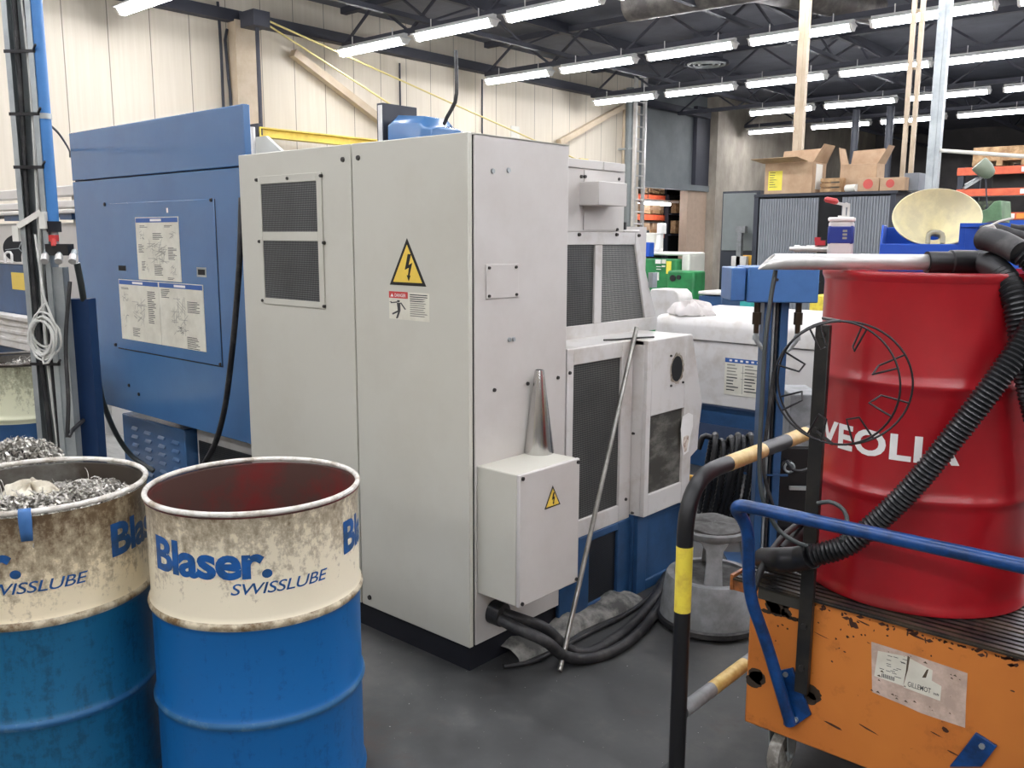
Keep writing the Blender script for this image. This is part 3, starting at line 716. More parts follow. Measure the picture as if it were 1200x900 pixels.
b = B(); b.tube(smooth_path([(MX-.04, 2.99, 1.135), (MX-.03, 3.08, 1.131), (MX-.01, 3.17, 1.131), (MX+.03, 3.26, 1.131)], .02), .004, 6); put(b, 'bent_wire', M['screw'], sg)
# bright scratch-like wires left in the grille
# --- projecting guard at the end with port and dirty pane
EX = -2.016; ey0 = 3.155
prof = [(ey0, .362), (3.565, .352), (3.585, .60), (3.66, .60), (3.68, .70), (3.625, .80), (3.515, 1.125), (ey0, 1.125)]
w0, w1 = at_x(763, 470, EX), at_x(795.5, 577, EX)
b = B()
for y0, y1, z0, z1 in ((ey0, w0.y, .36, 1.125), (w0.y, w1.y+.02, .36, .455), (w0.y, w1.y+.02, .80, 1.125)): b.box(EX-.02, EX, y0, y1, z0, z1)
b.prism([(EX-.02, y, z) for y, z in ((w1.y+.02, .355), (3.535, .352), (3.54, .56), (3.60, .585), (3.605, .68), (3.625, .80), (3.515, 1.125), (w1.y+.02, 1.125))], (.02, 0, 0))
b.box(-2.30, EX-.02, ey0, ey0+.02, .36, 1.125)
b.prism([(-2.30, y, 1.105) for y in (ey0,)]+[(EX-.001, ey0, 1.105), (EX-.001, 3.515, 1.105), (-2.30, 3.515, 1.105)], (0, 0, .021))
eg = put(b, 'end_guard', M['guardpaint'], L, bevel=.003)
b = B(); b.box(EX-.016, EX-.012, w0.y-.01, w1.y+.03, .445, .81); put(b, 'pane', mat('dirty_clouded_pane', (126, 124, 116), .35, dirt=(66, 64, 58), amount=.5, dscale=7, stretch=(1, 1, 2.4)), eg, label='clouded dirty window pane')
pp = at_x(793, 432, EX); rr = random.Random(11)
b = B(); ri = [Vector((EX+.0015, pp.y+.046*math.cos(2*PI*k/30), pp.z+.056*math.sin(2*PI*k/30))) for k in range(30)]
ro = [Vector((EX+.0015, pp.y+(.052+.012*rr.random())*math.cos(2*PI*k/30), pp.z+(.062+.014*rr.random())*math.sin(2*PI*k/30))) for k in range(30)]
b.rings([ri, ro], caps=False); put(b, 'chipped_edge', mat('bare_chipped_edge', (190, 182, 168), .6, dirt=(120, 108, 92), amount=.4, dscale=40), eg)
b = B(); b.prism([p-UX*.0005 for p in ri], (.0011, 0, 0)); put(b, 'port_hole', M['dark'], eg, label='black round opening with chipped edge')
a = at_x(807, 510, EX)
b = B(); q = [(0, .09), (.05, .10), (.085, .085), (.09, .03), (.07, -.02), (.06, -.09), (.02, -.10), (.0, -.04), (-.012, .03)]
b.prism([Vector((EX, a.y-.06+y*1.05, a.z+.01+z*.95)) for y, z in q], (.0015, 0, 0), 0)
b.prism([Vector((EX+.0015, a.y-.045+y*.50, a.z-.035+z*.38)) for y, z in q], (.0008, 0, 0), 1)
put(b, 'flaked_patch', [M['signwhite'], mat('rust_spot', (126, 70, 34), .8, dirt=(220, 210, 196), amount=.5, dscale=50)], eg, label='white patch where the paint has flaked to rust')
b = B(); c = at_x(806, 560, EX-.06); b.cyl(c-UX*.03, c+UX*.05, .018, n=14); put(b, 'brass_fitting', mat('brass', (206, 160, 70), .35, .8), eg)
screws(((786, 417), (786, 452), (800, 448), (742, 508), (741, 601)), ('x', EX), eg, .006)
# --- blue base under the guards
b = B(); frame_x(b, MX+.004, .02, 2.66, 3.16, .0, .348, 2.857, 3.062, .040, .314)
b.box(-3.3, MX-.02, 2.66, 3.6, .03, .345)
bs = put(b, 'base', M['dblue'], L, bevel=.004)
b = B(); b.box(MX-.012, MX-.010, 2.85, 3.07, .035, .32); put(b, 'base_grille', M['mesh_dk'], bs)
b = B(); frame_x(b, EX-.03, .02, 3.16, 3.60, .0, .36, 3.235, 3.55, .045, .325); b.box(EX-.07, EX-.04, 3.20, 3.58, .03, .34); b.box(MX-.02, EX-.05, 3.155, 3.175, 0, .36)
put(b, 'base_panel', M['dblue'], bs, bevel=.003)
# --- upper guard with two windows and the hood above
GX = -2.286
K = lambda px, py: at_x(px, py, GX)
gw = [(K(664.5, 288), K(698, 287.5), K(697, 381), K(664, 384)), (K(706.5, 287), K(745, 287.5), K(756, 371.5), K(705, 378.5))]
A, C_, D_, E_ = 2.70, K(745, 264).y, K(769, 386).y, 1.118
b = B(); T = .02
zt, zb = K(700, 272).z, 1.118
y1, y2, y3, y4 = gw[0][0].y, gw[0][1].y, gw[1][0].y, gw[1][1].y
wt, wb = gw[1][0].z, gw[1][3].z
b.box(GX-T, GX, A, y1-.0, zb, zt)
b.box(GX-T, GX, y1, K(770, 380).y, zb, wb); b.box(GX-T, GX, y1, C_, wt, zt)
b.box(GX-T, GX, y2, y3, wb, wt)
b.prism([(GX-T, y4, wt), (GX-T, gw[1][2].y, wb), (GX-T, K(769, 378).y, wb), (GX-T, C_+.01, zt), (GX-T, y4, zt)], (T, 0, 0))
ug = put(b, 'upper_guard', M['guardpaint'], L, bevel=.003)
b = B(); b.box(GX-.012, GX-.010, y1, y2, wb, wt); put(b, 'grille', M['mesh_yz'], ug)
b = B(); b.prism([(GX-.012, y3, wb), (GX-.012, gw[1][2].y, wb), (GX-.012, y4, wt), (GX-.012, y3, wt)], (.002, 0, 0)); put(b, 'grille', mesh_sheet('pale_grille', (56, 58, 58), (146, 146, 140), .0125, 'yz'), ug)
b = B(); c = K(747, 205); hy = K(735, 265).y
b.box(GX-.5, GX+.001, A, K(731, 265).y, zt, K(690, 198).z); b.box(GX-.45, GX+.001, K(731, 265).y, K(750, 266).y, zt, zt+.012)
hd = put(b, 'hood', M['cab2'], L, bevel=.004)
zt2 = K(690, 198).z
b = B(); b.box(GX-.5, GX+.008, A, K(705, 202).y, zt2, zt2+.036); b.box(GX-.5, GX+.008, K(706, 202).y, K(731, 202).y, zt2, zt2+.036); put(b, 'top_flange', M['cab2'], hd, bevel=.003)
b = B(); ya, yb = K(683.5, 240).y, K(726, 240).y; b.box(GX, GX+.005, ya, yb, zt+.008, zt2-.005); put(b, 'cover_plate', M['cab2'], hd, bevel=.001)
ha, hb = at_x(702, 212, GX+.10), at_x(734.5, 242, GX+.10)
b = B(); b.prism([(GX, ha.y, hb.z), (GX+.10, ha.y, hb.z), (GX+.10, ha.y, ha.z), (GX, ha.y, ha.z)], (0, hb.y-ha.y, 0)); put(b, 'outlet_box', M['cab2'], hd, bevel=.003)
screws(((681.5, 207), (685.5, 207), (725, 210), (723, 269), (679, 275), (723, 275), (749, 276)), ('x', GX+.004), hd, .008)
b = B(); c = K(736, 262); b.cyl((GX-.04, c.y, zt+.012), (GX-.04, c.y, zt+.045), .028, n=18); put(b, 'black_cap', M['black'], hd)
b = B(); c = K(764, 328); b.obox((GX+.01, c.y-.01, c.z), (UX*.012, UY*.02, UZ*.035)); b.cyl((GX+.012, c.y, c.z-.03), (GX+.012, c.y, c.z+.03), .012, n=12); put(b, 'latch', M['zinc'], ug)
# --- machine body behind (closed casing)
b = B(); b.box(-5.45, -3.5, 2.45, 3.55, .58, 1.76, 0); b.box(-3.5, GX-.03, CY1+.004, 3.58, .34, 1.60, 1); b.box(-3.5, GX-.51, CY1+.004, 3.45, 1.60, 1.74, 1)
put(b, 'machine_casing', [M['dblue'], M['cab2']], L)
# --- blue rear guard with access panel and instruction plates
BY = 2.35; bx0, bx1, bz0, bz1, bzs = -5.553, -3.70, .549, 2.145, 1.868
b = B(); b.box(bx0, bx1, BY, BY+.035, bz0, bzs-.003); rg = put(b, 'rear_guard', M['blue'], L, bevel=.004)
b = B(); b.box(bx0, bx1, BY, BY+.035, bzs+.003, bz1); put(b, 'upper_panel', M['blue'], rg, bevel=.004)
b = B(); b.box(bx0+.01, bx1-.01, BY+.012, BY+.03, bzs-.02, bzs+.02); put(b, 'panel_gap', M['dark'], rg)
ax0, ax1, az0, az1 = -5.10, -3.976, .912, 1.728
b = B(); w = .006
for x0, x1, z0, z1 in ((ax0, ax1, az0-w, az0), (ax1-w, ax1, az0, az1), (ax0+.6, ax1, az1-w*.4, az1)): b.box(x0, x1, BY-.0006, BY, z0, z1)
put(b, 'panel_joint', M['dark'], rg)
b = B(); b.box(ax0, ax1-w, BY-.004, BY, az0, az1); ap = put(b, 'access_panel', M['blue'], L, bevel=.002)
def handle(px0, py0, px1, py1, n):
    a, c = at_y(px0, py0, BY-.004), at_y(px1, py1, BY-.004); b = B()
    b.box(a.x, c.x, BY-.0055, BY-.004, c.z, a.z, 0); b.box(a.x-.012, c.x+.012, BY-.0048, BY-.004, c.z-.01, a.z+.01, 1)
    put(b, 'grip_slot', [M['dark'], n], ap)
handle(232, 315.5, 240.5, 322.5, M['zinc']); handle(139, 311, 148, 317.5, M['blue'])
screws(((123, 239.5),), ('y', BY), rg, .012, M['dark']); screws(((247.5, 234.5), (258.5, 427), (135.5, 404)), ('y', BY-.004), ap, .010, M['dark'])
screws(((151.5, 451.5), (163, 462)), ('y', BY), rg, .011, M['dark'])
b = B(); c = at_y(196, 246.5, BY-.004); b.box(c.x-.008, c.x+.008, BY-.005, BY-.004, c.z-.012, c.z+.012); put(b, 'small_sticker', M['signwhite'], ap)
def plate(name, x0, x1, z0, z1, cols, seed):
    rr = random.Random(seed); yy = BY-.004; b = B(); b.box(x0, x1, yy-.003, yy, z0, z1, 0); W, H = x1-x0, z1-z0
    f = lambda x, z, o=.0034: Vector((x0+W*x, yy-o, z0+H*z))
    b.face([f(.01, 1-.028/H), f(.99, 1-.028/H), f(.99, 1-.004/H), f(.01, 1-.004/H)], 1)
    b.face([f(.36, 1-.022/H, .0038), f(.62, 1-.022/H, .0038), f(.62, 1-.010/H, .0038), f(.36, 1-.010/H, .0038)], 3)
    for (cx, cz, cw, n, dz) in cols:
        for k in range(n):
            ww = cw*(.55+.45*rr.random()); z = cz-k*dz; b.face([f(cx, z), f(cx+ww, z), f(cx+ww, z+dz*.42), f(cx, z+dz*.42)], 2)
    return b, f
def sketch(b, f, cx, cz, w, h, n, rr, m=4):
    """thin printed line drawing of a machine part"""
    for k in range(n):
        x, z = cx+w*(rr.random()-.5), cz+h*(rr.random()-.5); a = rr.choice((0, PI/2, .5, -.4, 1.2)); l = (.2+.5*rr.random())
        dx, dz = w*l*.5*math.cos(a), h*l*.5*math.sin(a); t = .004
        p, q = f(x-dx, z-dz), f(x+dx, z+dz); d = (q-p); s = Vector((-d.z, 0, d.x)).normalized()*.0011; b.face([p-s, p+s, q+s, q-s], m)
PMS = [M['paper'], M['plateblue'], M['ink'], M['signwhite'], M['inkgrey']]
rr = random.Random(77)
b, f = plate('a', -4.785, -4.327, 1.315, 1.648, [(.10, .86, .2, 2, .02), (.68, .86, .2, 2, .02), (.40, .74, .26, 5, .022), (.04, .56, .15, 7, .02), (.74, .52, .2, 10, .02), (.40, .24, .26, 8, .022), (.70, .05, .22, 2, .02), (.10, .29, .1, 8, .02)], 1)
sketch(b, f, .48, .44, .36, .30, 46, rr); sketch(b, f, .15, .72, .10, .12, 10, rr); sketch(b, f, .85, .73, .12, .10, 12, rr); sketch(b, f, .84, .17, .10, .14, 12, rr); sketch(b, f, .24, .20, .06, .10, 6, rr)
put(b, 'instruction_plate', PMS, ap, label='portrait instruction plate', recalc=False)
for k, (x0, x1) in enumerate(((-5.028, -4.572), (-4.568, -4.120))):
    cols = [(.06, .86, .22, 2, .02), (.72, .82, .2, 17, .031), (.30, .20, .2, 6, .025)] if k == 0 else [(.05, .88, .22, 6, .024), (.64, .72, .3, 7, .026), (.60, .18, .3, 8, .024)]
    b, f = plate('b', x0, x1, .971, 1.309, cols, 5+k)
    if k == 0: sketch(b, f, .5, .5, .26, .34, 34, rr); sketch(b, f, .15, .70, .12, .14, 12, rr); sketch(b, f, .14, .32, .10, .2, 8, rr)
    else: sketch(b, f, .45, .5, .3, .55, 34, rr); sketch(b, f, .46, .28, .12, .10, 16, rr, 2)
    put(b, 'instruction_plate', PMS, ap, label='landscape instruction plate', recalc=False)
# louvred box, white base frame with grille
LY = 2.50; a, c = at_y(142.5, 484, LY), at_y(216, 508, LY)
b = B(); b.box(a.x, c.x, LY, 2.75, .05, a.z); lb = put(b, 'louvred_box', M['blue'], L, bevel=.008)
for ci in range(4):
    for ri_ in range(7):
        x = a.x+.13+ci*.165; z = a.z-.075-ri_*.052-(ci*.004)
        b = B(); b.prism([(x, LY+.001, z), (x, LY-.011, z-.004), (x, LY-.012, z-.009), (x, LY+.001, z+.014)], (.075, 0, 0)); put(b, 'louvre', M['blue'], lb)
b = B(); b.box(c.x+.03, CX0+.08, 2.56, 2.60, .06, .545); bf = put(b, 'base_frame', M['guardpaint'], L, bevel=.004)
a = at_y(233, 517, 2.555); b = B(); b.box(a.x, CX0+.05, 2.554, 2.56, .10, at_y(233, 516, 2.555).z); put(b, 'base_grille', mesh_sheet('diamond_mesh', (16, 17, 18), (70, 70, 68), .016, 'xz'), bf)
b = B(); b.box(-5.3, CX0, 2.80, 3.3, .0, .56); put(b, 'base_casing', M['dblue'], bf)
# motor above the cabinet roof
sy = 3.0
def mp(px, py, y=sy): return at_y(px, py, y)
b = B(); a, c = mp(460, 124), mp(466, 160); b.box(a.x, c.x+.01, sy-.10, sy+.12, 1.70, a.z, 0); b.box(a.x+.01, a.x+.04, sy-.103, sy-.10, 1.9, a.z-.01, 1); mt = put(b, 'motor_bracket', [M['anth'], M['alu']], L, bevel=.004)
a, c = mp(474, 133), mp(526, 158)
b = B(); x0, x1 = a.x, c.x
b.rings([[Vector((x, sy+.11*k[0], 2.015+k[1]*h)) for k in ((-1, -.9), (-1, .6), (-.6, 1), (.6, 1), (1, .6), (1, -.9))] for x, h in ((x0, .09), (x0+.03, .105), (x0+.22, .085), (x1-.06, .05), (x1, .03))]); put(b, 'motor_cowl', M['blue'], mt, bevel=.006)
b = B(); b.obox((x0-.005, sy, 2.05), (UX*.02, UY*.06, UZ*.05)); put(b, 'shaft_block', M['black'], mt)
b = B(); b.obox((x1-.15, sy, 1.94), (UX*.1, UY*.06, UZ*.10)); put(b, 'motor_foot', M['cab2'], mt)
b = B(); b.tube(smooth_path([mp(520, 146), mp(525, 135), mp(534, 118), mp(535, 90), mp(534, 60, 3.05)], .04), .009, 8); put(b, 'motor_cable', M['rub'], mt)
b = B(); q0, q1 = at_y(297, 161, 2.9), at_y(324, 178, 2.9); b.prism([(q0.x, 2.9, 1.70), (q1.x+.05, 2.9, 1.70), (q1.x+.05, 2.9, q1.z), (q0.x+.12, 2.9, q0.z), (q0.x, 2.9, q0.z)], (0, .02, 0)); put(b, 'splash_plate', M['cab'], L)
b = B(); q = at_y(295, 160, 2.85); b.cyl((q.x, 2.85, 1.7), (q.x, 2.85, q.z+.05), .02, n=12); put(b, 'drip_pipe', M['alu'], L)

# hanging cable down the joint between panel and cabinet
b = B(); b.tube(smooth_path([at_y(283, 232, 2.30), at_y(281, 300, 2.27), at_y(276, 370, 2.26), at_y(270, 430, 2.26), at_y(263, 480, 2.27), at_y(252, 520, 2.28), at_y(238, 546, 2.35), at_y(228, 570, 2.42)], .03), .014, 10)
o = put(b, 'hanging_cable', M['rub'], loc=tuple(at_y(283, 232, 2.30))); tag(o, 'thick black cable hanging in front of the blue panel beside the grey cabinet', 'cable')

# ------------------------------------------------------------------ loose things at the lathe
cp = at_z(630.5, 527, jz1); cp.z = jz1; cp.x += .028; cp.y -= .030
b = B(); b.lathe([(0, 0), (.056, 0), (.0565, .004), (.0175, .305), (.0165, .309), (.0135, .309), (.0135, .2), (0, .2)], (cp.x, cp.y, jz1), 56)
o = put(b, 'metal_cone', M['steel'], loc=(cp.x, cp.y, jz1), recalc=False); tag(o, 'brushed steel cone standing on the small junction box', 'cone')
r0 = at_z(656, 786, .006); r1 = Vector((MX+.012, at_x(742, 402, MX+.012).y, at_x(742, 402, MX+.012).z)); dd = (r1-r0)
b = B(); b.cyl(r0, r0+dd*1.055, .0095, n=14); o = put(b, 'steel_rod', M['rod'], loc=tuple(r0)); tag(o, 'long bare steel rod leaning against the ledge of the grey machine', 'rod')
# cables from the gland across the floor
def floor_cable(name, pts, r, label, m=None):
    b = B(); b.tube(smooth_path(pts, .025), r, 12); o = put(b, name, m or M['rub'], loc=tuple(pts[0])); tag(o, label, 'cable'); return o
g = Vector((CX1+.045, gl.y, gl.z)); 
fz = lambda px, py, z: at_z(px, py, z)
floor_cable('power_cable', [g+Vector((0, .012, .0)), g+Vector((.06, .05, -.02)), at_x(640, 737, -1.93), at_z(665, 760, .05), at_z(688, 765, .022), at_z(715, 752, .022), at_z(745, 728, .022), at_z(770, 697, .022), at_z(782, 672, .022), at_z(800, 640, .03)], .021, 'thick black cable from the cabinet gland across the floor, inner one')
floor_cable('power_cable', [g+Vector((0, -.012, -.012)), g+Vector((.07, .0, -.03)), at_x(640, 752, -1.88), at_z(660, 768, .05), at_z(686, 772, .022), at_z(720, 762, .022), at_z(752, 738, .022), at_z(776, 706, .022), at_z(790, 676, .022), at_z(806, 648, .022)], .021, 'thick black cable from the cabinet gland across the floor, outer one')
floor_cable('thin_cable', [at_z(590, 781, .012), at_z(625, 775, .012), at_z(655, 760, .012), at_z(690, 742, .012), at_z(730, 722, .012), at_z(760, 700, .012), at_z(775, 678, .012)], .009, 'thin black cable along the soaked pad at the foot of the machine')
# absorbent pad at the foot of the base
M['pad'] = mat('oily_absorbent_pad', (164, 161, 154), .9, dirt=(84, 84, 82), amount=.4, dscale=9)
A0, A1 = at_z(592, 770, 0), at_z(738, 700, 0); dv = (A1-A0); nv = Vector((-dv.y, dv.x, 0)).normalized(); rr = random.Random(8)
b = B(); R = []
for i in range(26):
    t_ = i/25; c = A0+dv*t_; wd = .075*(1+.12*math.sin(9*t_)); hh = .035*(1+.3*math.sin(17*t_)+.2*math.sin(31*t_)); R.append([c+nv*(wd*math.cos(PI-PI*k/8))+UZ*(.002+hh*math.sin(PI*k/8)*(1+.15*rr.random())) for k in range(9)])
b.rings(R, caps=False, wrap=False); o = put(b, 'absorbent_pad', M['pad'], loc=tuple(A0), recalc=False); tag(o, 'crumpled grey absorbent sock along the foot of the blue base', 'absorbent sock')
# ================================================================== striped guard rail
RX, RY, RT = -1.2, 2.092, .9
path = rounded([(RX, RY, 0.0), (RX, RY, RT), (RX, 3.3, RT), (RX, 3.3, 0.0)], .16, 10)
t = thing('guard_rail', 'black and yellow striped tubular guard rail between the machine and the orange cart', 'guard rail', (RX, RY, 0))
def striped(b, pts, r, stripes, mats=(0, 1), step=.01):
    pts = smooth_dense(pts, step); acc = 0; ms = []; ln = [0]
    for i in range(1, len(pts)): ln.append(ln[-1]+(pts[i]-pts[i-1]).length)
    for i in range(len(pts)-1):
        m = 0
        for a, c, k in stripes:
            if a <= ln[i] < c: m = k
        ms.append(m)
    b.tube(pts, r, 16, ms)
def smooth_dense(pts, step):
    out = []
    for i in range(len(pts)-1):
        a, c = Vector(pts[i]), Vector(pts[i+1]); n = max(1, int((c-a).length/step))
        for k in range(n): out.append(a.lerp(c, k/n))
    out.append(Vector(pts[-1])); return out
b = B(); s0 = at_x(783, 727, RX).z; s1 = at_x(800, 642, RX).z
base = RT-.16+.25
striped(b, path, .0235, [(s0, s1, 1), (base+.07, base+.30, 2), (base+.47, base+.62, 2), (base+.8, base+1.0, 2)])
put(b, 'bent_tube', [M['black'], M['yelpaint'], M['yelpale']], t)
b = B(); striped(b, [(RX, RY+.02, .208), (RX, 3.28, .208)], .0215, [(.17, .38, 1), (.50, .68, 1), (.85, 1.02, 1)]); put(b, 'lower_bar', [M['greyplas'], M['yelpale']], t)
for y in (RY, 3.3):
    b = B(); b.box(RX-.06, RX+.06, y-.06, y+.06, 0, .008); put(b, 'foot_plate', M['black'], t)

# ================================================================== step stool
S = (-1.665, 3.125)
t = thing('step_stool', 'round grey rolling step stool with worn rubber top, beside the blue machine base', 'stool', (S[0], S[1], 0))
b = B(); b.lathe([(.17, .012), (.205, .012), (.213, .02), (.213, .038), (.205, .045)], (*S, 0), 56); put(b, 'bumper_ring', M['rub'], t)
b = B(); b.lathe([(.204, .030), (.202, .05), (.184, .200), (.178, .212), (.150, .214), (.145, .2)], (*S, 0), 56); put(b, 'base', M['greyplas'], t)
b = B(); b.lathe([(.146, .205), (.0, .205)], (*S, 0), 40); put(b, 'base_step', M['rubpad'], t)
b = B(); b.lathe([(.0, .372), (.118, .372), (.132, .385), (.136, .405), (.132, .412), (.0, .412)], (*S, 0), 56); put(b, 'step_top', M['greyplas'], t)
b = B(); R = []
for rr_, z in ((.128, .412), (.128, .420), (.118, .424), (.08, .423), (.04, .4245), (.005, .424)):
    R.append([Vector((S[0]+rr_*math.cos(2*PI*k/40), S[1]+rr_*math.sin(2*PI*k/40), z+(.0035*math.sin(3*2*PI*k/40+1)+.0015*math.sin(7*2*PI*k/40) if z > .413 else 0))) for k in range(40)])
b.rings(R, caps=True); put(b, 'rubber_pad', M['rubpad'], t)
va = math.atan2(-S[1], -S[0])
for k in range(4):
    a = va+.06+k*PI/2; d = Vector((math.cos(a), math.sin(a), 0)); w = Vector((-d.y, d.x, 0)); b = B()
    prof = [(-.055, .378), (-.034, .345), (-.030, .30), (-.036, .208), (.036, .208), (.030, .30), (.034, .345), (.055, .378)]
    c = Vector((S[0], S[1], 0)); b.prism([c+d*(.118+.03*(.38-z)/.17)+w*x+UZ*z for x, z in prof], -d*.02); put(b, 'leg', M['greyplas'], t, bevel=.003)
for k in range(3):
    a = va+k*2*PI/3; b = B(); c = Vector((S[0]+.14*math.cos(a), S[1]+.14*math.sin(a), .017)); b.cyl(c-UX*.01, c+UX*.01, .017); put(b, 'caster', M['black'], t)

# ================================================================== orange cart
X0, X1, Y0, Y1, Z0, Z1 = -1.075, -.15, 2.25, 2.95, .165, .592
t = thing('cart', 'scratched orange steel cart with black ribbed top and blue handle', 'cart', (-.6, 2.6, 0))
def orange_mat():
    n_ = NT('chipped_orange_paint'); v = n_.coord()
    a = n_.noise(v, 9, 6, .7); c = n_.noise(v, 2.2, 4); d = n_.noise(n_.coord((1, 1, 2.5)), 34, 3, .6)
    col = n_.mix(n_.ramp(c, [(.3, BLK), (.7, WHT)]), rgb((206, 126, 54)), rgb((188, 108, 44)))
    col = n_.mix(n_.math('MULTIPLY', n_.ramp(a, [(.57, BLK), (.72, WHT)]), .55), col, rgb((142, 78, 34)))
    col = n_.mix(n_.ramp(n_.math('ADD', n_.math('MULTIPLY', d, .6), n_.math('MULTIPLY', a, .4)), [(.655, BLK), (.68, WHT)]), col, rgb((58, 34, 22)))
    n_.link(col, n_.b.inputs['Base Color']); n_.b.inputs['Roughness'].default_value = .45; return n_.m
M['cart'] = orange_mat()
b = B(); b.box(X0, X1, Y0, Y1, Z0, Z1); body = put(b, 'body', M['cart'], t, bevel=.006)
b = B()
b.box(-1.125, X1, Y0-.012, Y1, Z1-.004, Z1+.001, 0)
for k in range(27):
    y = Y0-.004+k*.026
    b.box(-1.118, X1, y, y+.015, Z1+.001, Z1+.0055, 0)
put(b, 'ribbed_mat', mat('black_ribbed_rubber', (26, 25, 24), .36, dirt=(64, 54, 42), amount=.2, dscale=16), t)
b = B(); b.box(-1.133, -1.124, Y0-.012, Y1, Z1-.035, Z1+.010); b.box(-1.124, X0, Y0-.008, Y0+.03, Z1-.035, Z1-.005); put(b, 'edge_lip', [mat('chipped_lip_paint', (204, 124, 60), .45, dirt=(110, 66, 42), amount=.3, dscale=18)], t)
# chips and scratches in the front paint
rr = random.Random(31); b = B()
def chip(px, py, w, h, a=0, nn_=7, jit=.6):
    c = at_y(px, py, Y0-.0006); n = 7; c.z = min(c.z, Z1-.012-h*.7)
    n = nn_; ca, sa = math.cos(a), math.sin(a)
    pts = []
    for k in range(n):
        q = 2*PI*k/n; r = 1-jit/2+jit*rr.random(); x, z = w*r*math.cos(q)/2, h*r*math.sin(q)/2; pts.append(c+Vector((x*ca-z*sa, 0, x*sa+z*ca)))
    b.face(pts)
for px, py, w, h, a in ((998, 727, .014, .035, .1), (1002, 733, .02, .016, -.5), (1012, 730, .035, .005, -.25), (987, 720, .008, .010, 0), (967, 709, .006, .009, 0), (1074, 746, .04, .006, -.2), (1085, 742, .004, .02, .2), (1064, 737, .004, .016, 0), (1108, 752, .010, .005, 0), (1130, 756, .014, .006, -.2), (1146, 752, .012, .008, 0), (1114, 760, .012, .004, -.2), (1157, 762, .004, .014, 0), (1186, 780, .012, .004, 0), (1040, 729, .004, .006, 0), (1020, 718, .005, .004, 0), (1048, 718, .006, .004, 0), (990, 764, .008, .004, -.2), (1108, 856, .018, .012, -.6), (1096, 860, .03, .004, -.2), (1018, 855, .05, .005, -.25), (976, 850, .05, .008, -.2), (1116, 882, .03, .005, -.2), (975, 775, .006, .006, 0), (963, 745, .05, .003, -.2), (1187, 810, .012, .004, -.1), (1171, 735, .006, .006, 0)):
    chip(px, py, w, h, a)
for k in range(60): chip(905+290*rr.random(), 700+35*rr.random()+60*rr.random()*rr.random() , .003+.006*rr.random(), .002+.005*rr.random(), -.3)
for k in range(30):
    x = X0+.02+.85*rr.random(); zz = Z1-.012-.02*rr.random(); c = Vector((x, Y0-.0006, zz)); b.face([c+Vector((dx, 0, dz)) for dx, dz in ((-.01*rr.random()-.003, 0), (0, -.004), (.012*rr.random()+.003, .002), (.002, .007))])
o = put(b, 'paint_chip', mat('bare_chipped_steel', (66, 36, 24), .6), body, recalc=False); o['kind'] = 'stuff'
b = B()
for c, n_, s in (((887, 800), 3, .03), ((953, 812), 4, .03), ((908, 712), 3, .028), ((920, 714), 3, .02)):
    for k in range(n_): chip(c[0]+rr.gauss(0, 4), c[1]+rr.gauss(0, 4), s*1.6, s*1.3, 0, 18, .22)
for k in range(10): chip(895+6*k+rr.gauss(0, 1), 714+1.8*k+rr.gauss(0, 1), .022, .012, 0, 14, .25)
o = put(b, 'welding_soot', mat('welding_soot', (52, 40, 28), .8), body, recalc=False); o['kind'] = 'stuff'
a, c = at_y(886, 682, Y0), at_y(944, 714, Y0); b = B(); b.box(a.x+.01, c.x, Y0-.004, Y0, c.z-.005, Z1-.008); put(b, 'dark_plate', mat('dark_steel_plate', (62, 60, 54), .5), t)
# torn label
q = [at_y(*p, Y0-.0012) for p in ((1021, 752), (1072, 768), (1134, 789), (1132, 822), (1131, 853), (1080, 836), (1058, 826), (1022, 811))]
b = B(); b.face(q, 0)
O = q[7]; LU = UX; W = q[2].x-q[0].x; H = q[0].z-q[7].z; fl = lambda x, z, o=.0004: Vector((q[0].x+W*x, Y0-.0012-o, q[7].z+H*z))
b.face([fl(.08, .86), fl(.40, .92), fl(.38, .32), (fl(.06, .34))], 1); b.face([fl(.42, .90), fl(.66, .80), fl(.66, .60), fl(.76, .55), fl(.76, .26), fl(.38, .30)], 1)
b.face([fl(.395, .94, .0006), fl(.42, .92, .0006), fl(.41, .66, .0006), fl(.375, .34, .0006), (fl(.39, .62, .0006))], 3); b.face([fl(.60, .78, .0006), fl(.62, .80, .0006), fl(.60, .62, .0006), fl(.56, .60, .0006)], 3)
for k in range(16):
    x, z = .1+.26*rr.random(), .45+.4*rr.random(); b.face([fl(x, z, .0006), fl(x+.05, z, .0006), fl(x+.05, z+.012, .0006), fl(x, z+.012, .0006)], 2)
for k in range(9):
    z = .36; x = .14+.016*k; b.face([fl(x, z, .0006), fl(x+.009, z, .0006), fl(x+.009, z+.08, .0006), fl(x, z+.08, .0006)], 2)
text_plane(b, 'GILLEMOT', fl(.42, .345, .0008), UX, UZ, W*.24, H*.10, 2, bold=.006); text_plane(b, 'www', fl(.685, .335, .0008), UX, UZ, W*.06, H*.05, 2)
for k in range(26):
    x, z = rr.random()*.95, rr.choice((.03, .08, .9, .95, rr.random())); s = .006+.02*rr.random(); z2 = z-.33*max(0, x-.4) if z > .5 else z; b.face([fl(x, z2, .0005), fl(x+s*2, z2-.01, .0005), fl(x+s, z2+s*1.4, .0005)], 3)
put(b, 'torn_label', [mat('faded_pink_label', (212, 188, 172), .7, dirt=(178, 156, 140), amount=.4, dscale=16), M['paper'], M['ink'], mat('label_tear', (84, 70, 54), .8)], body, label='torn faded paper label', recalc=False)
